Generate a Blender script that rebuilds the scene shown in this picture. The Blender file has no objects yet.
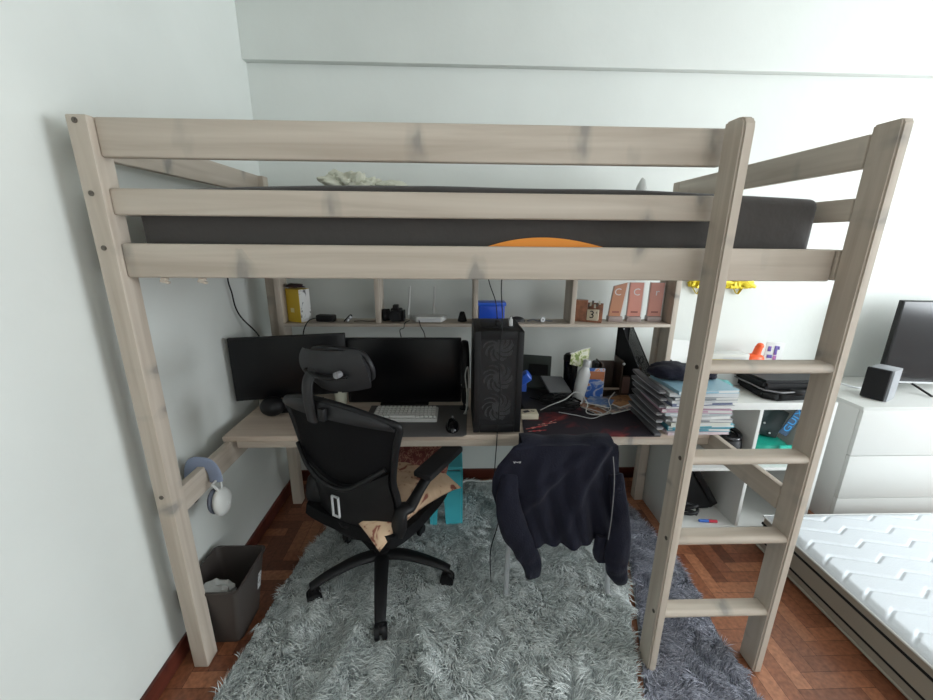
import bpy, bmesh, math, random
import numpy as np
from mathutils import Vector, Matrix, Euler, noise
random.seed(7)
PI = math.pi
COL = bpy.context.scene.collection
sc = bpy.context.scene

# ------------------------------------------------------------------ materials
def new_mat(name):
    m = bpy.data.materials.new(name); m.use_nodes = True
    nt = m.node_tree
    return m, nt, nt.nodes['Principled BSDF']

def mat(name, col, rough=.6, metal=0, spec=.5, bump=0, bscale=60, var=0, vscale=6, alpha=1, trans=0, sheen=0):
    m, nt, p = new_mat(name)
    p.inputs['Base Color'].default_value = (*col, 1)
    p.inputs['Roughness'].default_value = rough
    p.inputs['Metallic'].default_value = metal
    p.inputs['Specular IOR Level'].default_value = spec
    p.inputs['Alpha'].default_value = alpha
    p.inputs['Transmission Weight'].default_value = trans
    p.inputs['Sheen Weight'].default_value = sheen
    tc = nt.nodes.new('ShaderNodeTexCoord')
    if var:
        n = nt.nodes.new('ShaderNodeTexNoise'); n.inputs['Scale'].default_value = vscale; n.inputs['Detail'].default_value = 4
        nt.links.new(tc.outputs['Object'], n.inputs['Vector'])
        r = nt.nodes.new('ShaderNodeValToRGB')
        r.color_ramp.elements[0].position = .3; r.color_ramp.elements[1].position = .7
        r.color_ramp.elements[0].color = (*[c*(1-var) for c in col], 1)
        r.color_ramp.elements[1].color = (*[min(1, c*(1+var)) for c in col], 1)
        nt.links.new(n.outputs['Fac'], r.inputs['Fac']); nt.links.new(r.outputs['Color'], p.inputs['Base Color'])
    if bump:
        n = nt.nodes.new('ShaderNodeTexNoise'); n.inputs['Scale'].default_value = bscale; n.inputs['Detail'].default_value = 3
        nt.links.new(tc.outputs['Object'], n.inputs['Vector'])
        b = nt.nodes.new('ShaderNodeBump'); b.inputs['Strength'].default_value = bump; b.inputs['Distance'].default_value = .01
        nt.links.new(n.outputs['Fac'], b.inputs['Height']); nt.links.new(b.outputs['Normal'], p.inputs['Normal'])
    return m

def wood(name, axis, c0=(.43, .365, .30), c1=(.57, .505, .43), knot=(.19, .19, .18), rough=.55):
    """whitewashed pine: fine grain along one axis, sparse grey knots"""
    m, nt, p = new_mat(name)
    p.inputs['Roughness'].default_value = rough
    p.inputs['Specular IOR Level'].default_value = .35
    N = nt.nodes.new; L = nt.links.new
    tc = N('ShaderNodeTexCoord')
    mp = N('ShaderNodeMapping'); s = [26, 26, 26]; s['xyz'.index(axis)] = 1.6
    mp.inputs['Scale'].default_value = s
    L(tc.outputs['Object'], mp.inputs['Vector'])
    n = N('ShaderNodeTexNoise'); n.inputs['Scale'].default_value = .9; n.inputs['Detail'].default_value = 6; n.inputs['Distortion'].default_value = .6
    L(mp.outputs['Vector'], n.inputs['Vector'])
    r = N('ShaderNodeValToRGB')
    r.color_ramp.elements[0].position = .34; r.color_ramp.elements[0].color = (*c0, 1)
    r.color_ramp.elements[1].position = .72; r.color_ramp.elements[1].color = (*c1, 1)
    L(n.outputs['Fac'], r.inputs['Fac'])
    mp2 = N('ShaderNodeMapping'); s = [4, 4, 4]; s['xyz'.index(axis)] = 9.5
    mp2.inputs['Scale'].default_value = s; mp2.inputs['Location'].default_value = (.3, .7, .2); mp2.inputs['Rotation'].default_value = (.45, .45, .45)
    L(tc.outputs['Object'], mp2.inputs['Vector'])
    nd = N('ShaderNodeTexNoise'); nd.inputs['Scale'].default_value = 2.0
    L(mp2.outputs['Vector'], nd.inputs['Vector'])
    mx = N('ShaderNodeMixRGB'); mx.blend_type = 'ADD'; mx.inputs['Fac'].default_value = .55
    L(mp2.outputs['Vector'], mx.inputs['Color1']); L(nd.outputs['Color'], mx.inputs['Color2'])
    v = N('ShaderNodeTexVoronoi'); v.inputs['Scale'].default_value = 1.0
    L(mx.outputs['Color'], v.inputs['Vector'])
    kr = N('ShaderNodeValToRGB')
    kr.color_ramp.elements[0].position = .02; kr.color_ramp.elements[0].color = (1, 1, 1, 1)
    kr.color_ramp.elements[1].position = .34; kr.color_ramp.elements[1].color = (0, 0, 0, 1)
    for ps, cv in ((.13, .9), (.19, .38)): e_ = kr.color_ramp.elements.new(ps); e_.color = (cv, cv, cv, 1)
    L(v.outputs['Distance'], kr.inputs['Fac'])
    gt = N('ShaderNodeMath'); gt.operation = 'GREATER_THAN'; gt.inputs[1].default_value = .3
    sp = N('ShaderNodeSeparateColor'); L(v.outputs['Color'], sp.inputs['Color']); L(sp.outputs['Red'], gt.inputs[0])
    mu = N('ShaderNodeMath'); mu.operation = 'MULTIPLY'; L(kr.outputs['Color'], mu.inputs[0]); L(gt.outputs['Value'], mu.inputs[1])
    mu2 = N('ShaderNodeMath'); mu2.operation = 'MULTIPLY'; L(mu.outputs['Value'], mu2.inputs[0]); mu2.inputs[1].default_value = .7
    mk = N('ShaderNodeMixRGB'); L(mu2.outputs['Value'], mk.inputs['Fac']); L(r.outputs['Color'], mk.inputs['Color1']); mk.inputs['Color2'].default_value = (*knot, 1)
    L(mk.outputs['Color'], p.inputs['Base Color'])
    b = N('ShaderNodeBump'); b.inputs['Strength'].default_value = .15; b.inputs['Distance'].default_value = .004
    L(n.outputs['Fac'], b.inputs['Height']); L(b.outputs['Normal'], p.inputs['Normal'])
    return m

def island(name, stops, rough=.5, grain=None, spec=.5):
    """colour by random value per mesh island, with optional grain noise"""
    m, nt, p = new_mat(name); p.inputs['Roughness'].default_value = rough
    p.inputs['Specular IOR Level'].default_value = spec
    N = nt.nodes.new; L = nt.links.new
    g = N('ShaderNodeNewGeometry'); r = N('ShaderNodeValToRGB')
    el = r.color_ramp.elements
    while len(el) < len(stops): el.new(.5)
    for e, (pos, c) in zip(el, stops): e.position = pos; e.color = (*c, 1)
    L(g.outputs['Random Per Island'], r.inputs['Fac'])
    out = r.outputs['Color']
    if grain:
        tc = N('ShaderNodeTexCoord'); mp = N('ShaderNodeMapping'); mp.inputs['Scale'].default_value = grain
        L(tc.outputs['UV' if False else 'Object'], mp.inputs['Vector'])
        n = N('ShaderNodeTexNoise'); n.inputs['Scale'].default_value = 1; n.inputs['Detail'].default_value = 5
        L(mp.outputs['Vector'], n.inputs['Vector'])
        r2 = N('ShaderNodeValToRGB'); r2.color_ramp.elements[0].position = .3; r2.color_ramp.elements[0].color = (.62, .58, .55, 1)
        r2.color_ramp.elements[1].position = .7; r2.color_ramp.elements[1].color = (1.1, 1.08, 1.05, 1)
        L(n.outputs['Fac'], r2.inputs['Fac'])
        mx = N('ShaderNodeMixRGB'); mx.blend_type = 'MULTIPLY'; mx.inputs['Fac'].default_value = 1
        L(out, mx.inputs['Color1']); L(r2.outputs['Color'], mx.inputs['Color2']); out = mx.outputs['Color']
    L(out, p.inputs['Base Color'])
    return m

def voro(name, stops, scale, rough=.6, feature='F1', rnd=1, noise_mix=.3):
    """blotchy printed pattern"""
    m, nt, p = new_mat(name); p.inputs['Roughness'].default_value = rough
    N = nt.nodes.new; L = nt.links.new
    tc = N('ShaderNodeTexCoord'); n = N('ShaderNodeTexNoise'); n.inputs['Scale'].default_value = scale; n.inputs['Detail'].default_value = 3
    n.inputs['Distortion'].default_value = 1.2
    L(tc.outputs['Object'], n.inputs['Vector'])
    r = N('ShaderNodeValToRGB'); el = r.color_ramp.elements
    while len(el) < len(stops): el.new(.5)
    for e, (pos, c) in zip(el, stops): e.position = pos; e.color = (*c, 1)
    L(n.outputs['Fac'], r.inputs['Fac']); L(r.outputs['Color'], p.inputs['Base Color'])
    return m

WX, WY, WZ = wood('pine_x', 'x'), wood('pine_y', 'y'), wood('pine_z', 'z')
M = dict(
    wall=mat('wall_paint', (.70, .725, .695), .75, bump=.08, bscale=25, var=.03, vscale=2.5),
    ceil=mat('ceiling_paint', (.80, .81, .78), .9),
    white=mat('white_laminate', (.60, .605, .585), .4),
    whitem=mat('white_matte', (.60, .605, .59), .6),
    blackp=mat('black_plastic', (.006, .006, .007), .5, spec=.32),
    blackg=mat('black_gloss', (.006, .006, .008), .12),
    blackm=mat('black_matte', (.009, .009, .010), .75, spec=.3),
    dgrey=mat('dark_grey_plastic', (.018, .018, .020), .5, spec=.4),
    mgrey=mat('mid_grey', (.20, .20, .21), .5),
    lgrey=mat('light_grey', (.55, .56, .57), .4),
    chrome=mat('steel', (.55, .56, .58), .35, metal=.6),
    bolt=mat('bolt_metal', (.16, .14, .12), .45, metal=.7),
    mesh=mat('chair_mesh', (.005, .005, .006), .85, spec=.2, bump=.5, bscale=500),
    screen=mat('screen_off', (.004, .004, .005), .28, spec=.3),
    sheet=mat('charcoal_sheet', (.048, .043, .040), .9, bump=.35, bscale=18, sheen=.2),
    orange=mat('orange_cloth', (.75, .27, .04), .8),
    cream=mat('cream_fabric', (.60, .60, .50), .9, bump=.3, bscale=40),
    navy=mat('navy_fabric', (.0085, .009, .019), .85, spec=.2, bump=.3, bscale=160, sheen=.06),
    redwood=wood('dark_skirting', 'y', (.07, .018, .012), (.14, .035, .022), (.05, .01, .01), .35),
    redwoodx=wood('dark_skirting_x', 'x', (.07, .018, .012), (.14, .035, .022), (.05, .01, .01), .35),
    glass=None,
)
def glass():
    m = bpy.data.materials.new('window_glass'); m.use_nodes = True; nt = m.node_tree; nt.nodes.clear()
    o = nt.nodes.new('ShaderNodeOutputMaterial'); t = nt.nodes.new('ShaderNodeBsdfTransparent'); g = nt.nodes.new('ShaderNodeBsdfGlossy')
    g.inputs['Roughness'].default_value = .02; x = nt.nodes.new('ShaderNodeMixShader'); x.inputs[0].default_value = .06
    nt.links.new(t.outputs[0], x.inputs[1]); nt.links.new(g.outputs[0], x.inputs[2]); nt.links.new(x.outputs[0], o.inputs[0])
    return m
M['glass'] = glass()
def perforated(thr):
    m, nt, p = new_mat('perforated_steel'); p.inputs['Base Color'].default_value = (.012, .012, .014, 1); p.inputs['Roughness'].default_value = .5
    N = nt.nodes.new; L = nt.links.new
    tc = N('ShaderNodeTexCoord'); v = N('ShaderNodeTexVoronoi'); v.inputs['Scale'].default_value = 260; v.inputs['Randomness'].default_value = 0
    L(tc.outputs['Object'], v.inputs['Vector']); g = N('ShaderNodeMath'); g.operation = 'GREATER_THAN'; g.inputs[1].default_value = thr
    L(v.outputs['Distance'], g.inputs[0]); L(g.outputs[0], p.inputs['Alpha'])
    return m
M['perf'] = perforated(.47); M['perf2'] = perforated(.52)

# ------------------------------------------------------------------ mesh builder
class MB:
    def __init__(s): s.bm = bmesh.new()
    def _merge(s, b, mtx=None):
        if mtx is not None: b.transform(mtx)
        me = bpy.data.meshes.new('t'); b.to_mesh(me); b.free(); s.bm.from_mesh(me); bpy.data.meshes.remove(me); return s
    def box(s, x0, x1, y0, y1, z0, z1, bv=0, seg=2, mtx=None):
        b = bmesh.new(); bmesh.ops.create_cube(b, size=1)
        b.transform(Matrix.Translation(((x0+x1)/2, (y0+y1)/2, (z0+z1)/2)) @ Matrix.Diagonal((x1-x0, y1-y0, z1-z0, 1)))
        if bv: bmesh.ops.bevel(b, geom=b.edges[:], offset=bv, segments=seg, profile=.6, affect='EDGES')
        return s._merge(b, mtx)
    def obox(s, c, size, rot=(0, 0, 0), bv=0, seg=2):
        x, y, z = [k/2 for k in size]
        return s.box(-x, x, -y, y, -z, z, bv, seg, Matrix.Translation(c) @ Euler(rot).to_matrix().to_4x4())
    def cyl(s, p0, p1, r0, r1=None, seg=20, bv=0):
        r1 = r0 if r1 is None else r1
        p0, p1 = Vector(p0), Vector(p1); d = p1-p0
        b = bmesh.new(); bmesh.ops.create_cone(b, cap_ends=True, segments=seg, radius1=r0, radius2=r1, depth=d.length)
        if bv: bmesh.ops.bevel(b, geom=[e for e in b.edges if abs(e.verts[0].co.z-e.verts[1].co.z) < 1e-6], offset=bv, segments=2, affect='EDGES')
        return s._merge(b, Matrix.Translation((p0+p1)/2) @ d.to_track_quat('Z', 'Y').to_matrix().to_4x4())
    def sph(s, c, r, seg=20, rot=(0, 0, 0)):
        r = (r, r, r) if not hasattr(r, '__len__') else r
        b = bmesh.new(); bmesh.ops.create_uvsphere(b, u_segments=seg, v_segments=seg//2+1, radius=1)
        return s._merge(b, Matrix.Translation(c) @ Euler(rot).to_matrix().to_4x4() @ Matrix.Diagonal((*r, 1)))
    def lathe(s, prof, c=(0, 0, 0), seg=28, mtx=None):
        b = bmesh.new(); rings = []
        for r, z in prof:
            rings.append([b.verts.new((r*math.cos(2*PI*k/seg), r*math.sin(2*PI*k/seg), z)) for k in range(seg)])
        for a, d in zip(rings, rings[1:]):
            for k in range(seg): b.faces.new((a[k], a[(k+1) % seg], d[(k+1) % seg], d[k]))
        b.faces.new(rings[0][::-1]); b.faces.new(rings[-1])
        return s._merge(b, Matrix.Translation(c) @ (mtx if mtx is not None else Matrix()))
    def tube(s, pts, r, seg=10, smooth=6, flat=None):
        """swept tube; r a number or list; flat=(a,b) makes an elliptical section"""
        P = [Vector(p) for p in pts]
        if smooth > 1 and len(P) > 2:
            Q = []; R_ = []
            rr = r if hasattr(r, '__len__') else [r]*len(P)
            for i in range(len(P)-1):
                p0 = P[max(i-1, 0)]; p1 = P[i]; p2 = P[i+1]; p3 = P[min(i+2, len(P)-1)]
                for k in range(smooth):
                    t = k/smooth
                    Q.append(.5*((2*p1)+(-p0+p2)*t+(2*p0-5*p1+4*p2-p3)*t*t+(-p0+3*p1-3*p2+p3)*t**3)); R_.append(rr[i]*(1-t)+rr[i+1]*t)
            Q.append(P[-1]); R_.append(rr[-1]); P = Q; r = R_
        elif not hasattr(r, '__len__'): r = [r]*len(P)
        b = bmesh.new(); rings = []; up = None
        for i, p in enumerate(P):
            d = (P[min(i+1, len(P)-1)]-P[max(i-1, 0)]).normalized()
            if up is None: up = Vector((0, 0, 1)) if abs(d.z) < .9 else Vector((0, 1, 0))
            u = (up-d*up.dot(d)).normalized(); w = d.cross(u); up = u
            fa, fb = flat or (1, 1)
            rings.append([b.verts.new(p+(w*math.cos(2*PI*k/seg)*fa+u*math.sin(2*PI*k/seg)*fb)*r[i]) for k in range(seg)])
        for a, d in zip(rings, rings[1:]):
            for k in range(seg): b.faces.new((a[k], a[(k+1) % seg], d[(k+1) % seg], d[k]))
        b.faces.new(rings[0][::-1]); b.faces.new(rings[-1])
        return s._merge(b)
    def prism(s, poly, h, mtx=None, bv=0):
        """polygon in xy extruded by h along z, placed by mtx"""
        b = bmesh.new(); vs = [b.verts.new((x, y, 0)) for x, y in poly]; f = b.faces.new(vs)
        r = bmesh.ops.extrude_face_region(b, geom=[f]); bmesh.ops.translate(b, verts=[v for v in r['geom'] if isinstance(v, bmesh.types.BMVert)], vec=(0, 0, h))
        bmesh.ops.recalc_face_normals(b, faces=b.faces[:])
        if bv: bmesh.ops.bevel(b, geom=[e for e in b.edges], offset=bv, segments=2, affect='EDGES')
        return s._merge(b, mtx)
    def grid(s, fn, nu, nv, th=0, close_u=False):
        """surface fn(u,v); th>0 gives it thickness along the normals"""
        b = bmesh.new(); V = [[b.verts.new(fn(i/nu, j/nv)) for i in range(nu+(0 if close_u else 1))] for j in range(nv+1)]
        n = len(V[0])
        for j in range(nv):
            for i in range(nu):
                b.faces.new((V[j][i], V[j][(i+1) % n], V[j+1][(i+1) % n], V[j+1][i]))
        if th:
            b.normal_update(); bmesh.ops.solidify(b, geom=b.faces[:], thickness=th)
        return s._merge(b)
    def text(s, body, size, mtx, depth=.001, align='CENTER'):
        c = bpy.data.curves.new('t', 'FONT'); c.body = body; c.size = size; c.extrude = depth; c.align_x = align; c.align_y = 'CENTER'; c.resolution_u = 3
        o = bpy.data.objects.new('t', c); COL.objects.link(o)
        dg = bpy.context.evaluated_depsgraph_get(); me = bpy.data.meshes.new_from_object(o.evaluated_get(dg))
        me.transform(mtx); s.bm.from_mesh(me); bpy.data.meshes.remove(me); bpy.data.objects.remove(o); bpy.data.curves.remove(c)
        return s

OFF = {}
def link_mesh(name, mb, m, parent=None, sharp=35, loc=None):
    bm = mb.bm
    me = bpy.data.meshes.new(name)
    o = bpy.data.objects.new(name, me); COL.objects.link(o)
    if parent is not None:
        off = OFF.get(parent, Vector((0, 0, 0))); o.parent = parent; OFF[o] = off
    else:
        xs = [v.co for v in bm.verts]
        off = Vector(((min(v.x for v in xs)+max(v.x for v in xs))/2, (min(v.y for v in xs)+max(v.y for v in xs))/2, min(v.z for v in xs))) if loc is None else Vector(loc)
        o.location = off; OFF[o] = off
    bm.transform(Matrix.Translation(-off)); bm.to_mesh(me); bm.free()
    for k in (m if isinstance(m, (list, tuple)) else [m]): me.materials.append(k)
    me.polygons.foreach_set('use_smooth', [True]*len(me.polygons))
    if sharp < 170: me.set_sharp_from_angle(angle=math.radians(sharp))
    return o
part = link_mesh
def tag(o, label, cat, group=None, kind=None):
    if label: o['label'] = label
    if cat: o['category'] = cat
    if group: o['group'] = group
    if kind: o['kind'] = kind
    return o
def thing(name, label, cat, loc=(0, 0, 0), group=None, local=False, rz=0):
    """Empty; local=True: parts are given in local coordinates, else in world coordinates"""
    o = bpy.data.objects.new(name, None); COL.objects.link(o); o.location = loc; o.rotation_euler = (0, 0, rz); o.empty_display_size = .05
    OFF[o] = Vector((0, 0, 0)) if local else Vector(loc)
    return tag(o, label, cat, group)
def solo(name, mb, m, label, cat, group=None, sharp=35):
    return tag(link_mesh(name, mb, m, sharp=sharp), label, cat, group)
def struct(name, mb, m, sharp=35):
    return tag(link_mesh(name, mb, m, sharp=sharp), None, None, kind='structure')
def lab(o, s): o['label'] = s; return o

# ------------------------------------------------------------------ camera
f = 398.12; cx, cy, cz, pitch, yaw, roll = .9674, -1.1395, 1.5512, .2739, .0333, .0092
cp, sp_, cyw, syw = math.cos(pitch), math.sin(pitch), math.cos(yaw), math.sin(yaw)
fwd = Vector((syw*cp, cyw*cp, -sp_)); right = Vector((cyw, -syw, 0)); up = right.cross(fwd)
r2 = right*math.cos(roll)+up*math.sin(roll); u2 = -right*math.sin(roll)+up*math.cos(roll)
cam = bpy.data.cameras.new('camera'); co = bpy.data.objects.new('camera', cam); COL.objects.link(co)
cam.sensor_width = 36; cam.lens = f/933*36; cam.clip_start = .02
mt = Matrix((( r2.x, u2.x, -fwd.x, cx), (r2.y, u2.y, -fwd.y, cy), (r2.z, u2.z, -fwd.z, cz), (0, 0, 0, 1)))
co.matrix_world = mt; sc.camera = co

# ------------------------------------------------------------------ room
XL, XR, YB, YF, ZC = -.07, 5.3, 1.2, -2.6, 2.85
struct('wall_left', MB().box(XL-.15, XL, YF-.15, YB+.15, -.1, ZC), M['wall'])
mb = MB().box(XL, XR, YB, YB+.15, -.1, ZC); struct('wall_back', mb, M['wall'])
mb = MB().box(XL, XR, YB-.045, YB, 2.385, ZC, .004); tag(link_mesh('trim_1', mb, M['wall']), None, None, kind='structure')
WY0, WY1, WZ0, WZ1 = -1.9, .3, .85, 2.35
mb = MB().box(XR, XR+.15, YF-.15, WY0, -.1, ZC).box(XR, XR+.15, WY1, YB+.15, -.1, ZC).box(XR, XR+.15, WY0, WY1, -.1, WZ0).box(XR, XR+.15, WY0, WY1, WZ1, ZC)
struct('wall_right', mb, M['wall'])
FX0, FX1 = 1.7, 3.5
mb = MB().box(XL, FX0, YF-.15, YF, -.1, ZC).box(FX1, XR, YF-.15, YF, -.1, ZC).box(FX0, FX1, YF-.15, YF, -.1, .9).box(FX0, FX1, YF-.15, YF, 2.3, ZC)
struct('wall_front', mb, M['wall'])
struct('ceiling', MB().box(XL-.15, XR+.15, YF-.15, YB+.15, ZC, ZC+.1), M['ceil'])
# windows outside the frame: right one lights the room, front one added as fill
def window(name, horiz, a0, a1, z0, z1, pos):
    e = bpy.data.objects.new(name, None); COL.objects.link(e); e['kind'] = 'structure'; OFF[e] = Vector((0, 0, 0))
    m = MB(); w = .05
    def bx(p, q, za, zb, t=.04):
        if horiz: m.box(p, q, pos-t, pos, za, zb, .004)
        else: m.box(pos, pos+t, p, q, za, zb, .004)
    bx(a0, a1, z0, z0+w); bx(a0, a1, z1-w, z1); bx(a0, a0+w, z0+w, z1-w); bx(a1-w, a1, z0+w, z1-w); bx((a0+a1)/2-w/2, (a0+a1)/2+w/2, z0+w, z1-w)
    part('window_frame', m, M['white'], e)
    g = MB()
    if horiz: g.box(a0+w, a1-w, pos-.022, pos-.018, z0+w, z1-w)
    else: g.box(pos+.018, pos+.022, a0+w, a1-w, z0+w, z1-w)
    part('window_pane', g, M['glass'], e)
window('window_1', False, WY0, WY1, WZ0, WZ1, XR+.02)
window('fill_window', True, FX0, FX1, .9, 2.3, YF-.02)  # unseen opening added behind the camera for soft frontal fill
# parquet floor: herringbone of small blocks
parq = island('parquet_blocks', [(0, (.12, .038, .018)), (.25, (.22, .080, .040)), (.55, (.31, .120, .060)), (.8, (.42, .18, .095)), (1, (.20, .068, .036))], .34, grain=(60, 60, 5))
mb = MB(); bmf = mb.bm
w, Ln, g = .058, .232, .0007
x0, x1, y0, y1 = XL, XR, YF, YB
def plank(xa, xb, ya, yb):
    xa, xb, ya, yb = max(xa, x0), min(xb, x1), max(ya, y0), min(yb, y1)
    if xb-xa < .004 or yb-ya < .004: return
    vs = [bmf.verts.new(c) for c in ((xa+g, ya+g, 0), (xb-g, ya+g, 0), (xb-g, yb-g, 0), (xa+g, yb-g, 0))]; bmf.faces.new(vs)
for i in range(-110, 210):
    for j in range(-30, 30):
        ox, oy = i*w+j*Ln, i*w-j*Ln-1.0
        if ox > x1+.3 or oy > y1+.3 or ox < x0-.6 or oy < y0-.6: continue
        plank(ox, ox+Ln, oy, oy+w); plank(ox+Ln, ox+Ln+w, oy+w-Ln, oy+w)
fl = link_mesh('floor', mb, parq, loc=(0, 0, 0)); fl['kind'] = 'structure'
sub = struct('floor_slab', MB().box(XL, XR, YF, YB, -.1, -.0006), mat('joint_dark', (.03, .012, .008), .6)); sub.name = 'floor_base'
struct('baseboard_left', MB().box(XL, XL+.014, YF, YB, 0, .075, .004), M['redwood'])
struct('baseboard_back', MB().box(XL+.014, XR, YB-.014, YB, 0, .075, .004), M['redwoodx'])

# ------------------------------------------------------------------ loft bed
bed = thing('loft_bed', 'whitewashed pine loft bed with guard rails and ladder standing over the desk', 'loft bed', (1.05, .45, 0))
H = 1.84
def bolt_mb(c, axis, r=.0070):
    c = Vector(c); d = {'x': Vector((1, 0, 0)), 'y': Vector((0, 1, 0))}[axis]
    m = MB().cyl(c-d*.003, c+d*.004, r, seg=16, bv=.001); m.cyl(c-d*.0042, c-d*.003, r*.45, seg=6); return m
def post(x0, x1, y0, y1, z1=H, bolts=(), axis='y', rnd=.005):
    p = part('post', MB().box(x0, x1, y0, y1, 0, z1, rnd, 3), WZ, bed)
    for z in bolts:
        part('bolt', bolt_mb(((x0+x1)/2-.003, y0, z), 'y'), M['bolt'], p)
    return p
post(0, .0525, 0, .062, H, (1.826, 1.655, 1.517, .735))
post(0, .0525, .948, 1.003, 1.83)
post(2.083, 2.135, .948, 1.003, 1.83)
# front rails
part('guard_rail', MB().box(.0525, 1.70, .02, .048, 1.746, 1.840, .007, 3), WX, bed)
part('guard_rail', MB().box(.0525, 1.70, .02, .048, 1.603, 1.671, .007, 3), WX, bed)
part('side_rail', MB().box(.0525, 2.081, .02, .048, 1.436, 1.529, .007, 3), WX, bed)
# head end (left), foot end (right)
for xa, xb, ya in ((.008, .034, .062), (2.0832, 2.108, .0105)):
    part('end_rail', MB().box(xa, xb, ya, .948, 1.744, 1.830, .005, 3), WY, bed)
    part('end_rail', MB().box(xa, xb, ya, .948, 1.606, 1.668, .005, 3), WY, bed)
    part('end_rail', MB().box(xa, xb, ya, .948, 1.440, 1.528, .005, 3), WY, bed)
part('lower_end_rail', MB().box(.008, .036, .062, .948, .623, .720, .005, 3), WY, bed)
part('lower_end_rail', MB().box(2.0832, 2.108, .0105, .948, .655, .745, .005, 3), WY, bed)
part('back_rail', MB().box(.0525, 2.083, .975, 1.0, 1.70, 1.785, .005, 3), WX, bed)
part('back_rail', MB().box(.0525, 2.083, .975, 1.0, 1.44, 1.53, .005, 3), WX, bed)
for k in range(14):
    xa = .12+k*.142
    part('bed_slat', MB().box(xa, xa+.07, .05, .975, 1.478, 1.496, .003), WY, bed)
# ladder
def ladder_rail(xa, xb, round_top, H=1.850):
    prof = [(-.07, 0), (.010, 0), (.010, H)]
    if round_top: prof += [(-.045, H), (-.058, H-.004), (-.067, H-.013), (-.07, H-.028)]
    else: prof += [(-.064, H), (-.07, H-.006)]
    m = MB().prism(prof, xb-xa, Matrix(((0, 0, 1, xa), (1, 0, 0, 0), (0, 1, 0, 0), (0, 0, 0, 1))), bv=.005)
    return part('ladder_rail', m, WZ, bed)
lr = ladder_rail(1.681, 1.712, True); ladder_rail(2.083, 2.114, False)
for z in (1.188, .885, .583, .272):
    prof = [(-.010, z-.015), (-.010, z+.015)]+[(-.049-.015*math.cos(t), z+.015*math.sin(t)) for t in np.linspace(PI/2, -PI/2, 9)]
    part('rung', MB().prism(prof, .3709, Matrix(((0, 0, 1, 1.7121), (1, 0, 0, 0), (0, 1, 0, 0), (0, 0, 0, 1)))), WX, bed)
    part('bolt', bolt_mb((1.681, -.045 if z < 1 else -.05, z+.005), 'x', .007), M['bolt'], lr)

# mattress on the bed: rounded block, slightly bulging, orange cover showing where the sheet rides up
def mattress(x0, x1, y0, y1, z0, z1, r, nx=60, ny=24, bulge=.006, seed=0):
    b = bmesh.new(); bmesh.ops.create_cube(b, size=1)
    b.transform(Matrix.Translation(((x0+x1)/2, (y0+y1)/2, (z0+z1)/2)) @ Matrix.Diagonal((x1-x0, y1-y0, z1-z0, 1)))
    bmesh.ops.bevel(b, geom=b.edges[:], offset=r, segments=4, profile=.5, affect='EDGES')
    bmesh.ops.subdivide_edges(b, edges=[e for e in b.edges if e.calc_length() > .3], cuts=nx, use_grid_fill=True)
    for v in b.verts:
        n = noise.noise(Vector((v.co.x*2.3+seed, v.co.y*3, v.co.z*9)))
        t_ = min(1, max(0, (v.co.x-x0)/(x1-x0)))
        v.co.z += ((bulge*n-.022+.022*max(0, math.sin(PI*t_**.9))**.7) if v.co.z > (z0+z1)/2 else 0); v.co.y += n*bulge
    m = MB(); m._merge(b); return m
mt_ = thing('bed_mattress', 'mattress in a charcoal fitted sheet lying on the loft bed', 'mattress', (1.05, .5, 1.497))
part('fitted_sheet', mattress(.085, 2.035, .058, .93, 1.497, 1.692, .022), M['sheet'], mt_, 60)
arc = [(1.06+(.44)*t, 1.4985) for t in (0, 1)]
poly = [(1.0, 1.499)]+[(1.50, 1.499)]+[(1.50-.50*t, 1.499+.056*math.sin(PI*t**1.15)**.8) for t in np.linspace(.02, .98, 24)]
lab(part('mattress_cover', MB().prism(poly, .006, Matrix(((1, 0, 0, 0), (0, 0, -1, .054), (0, 1, 0, 0), (0, 0, 0, 1)))), M['orange'], mt_), 'orange cover showing where the sheet rides up')

# crumpled things on the bed
def crumple(c, r, amp, seed, sub=4, freq=9):
    b = bmesh.new(); bmesh.ops.create_icosphere(b, subdivisions=sub, radius=1)
    for v in b.verts:
        p = v.co.copy(); n = 0; a = 1; fq = freq*.12
        for o in range(4):
            n += a*abs(noise.noise(p*fq+Vector((seed, seed*.7, 0))))*2-a*.5; a *= .55; fq *= 2
        q = p*(1+amp*n); v.co = Vector((q.x*r[0], q.y*r[1], max(q.z, -.75)*r[2]))+Vector(c)
    m = MB(); m._merge(b); return m
solo('bed_blanket', crumple((.51, .80, 1.755), (.13, .10, .075), .32, 3, 5, 14)._merge(crumple((.68, .80, 1.745), (.11, .09, .045), .35, 11, 4, 14).bm), M['cream'], 'crumpled cream blanket lying on the far side of the loft bed', 'blanket', sharp=80)
solo('crumpled_tissue', crumple((1.83, .80, 1.735), (.026, .03, .085), .10, 5, 3), M['whitem'], 'small white crumpled cloth poking up behind the loft bed rail', 'cloth', sharp=80)

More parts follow.
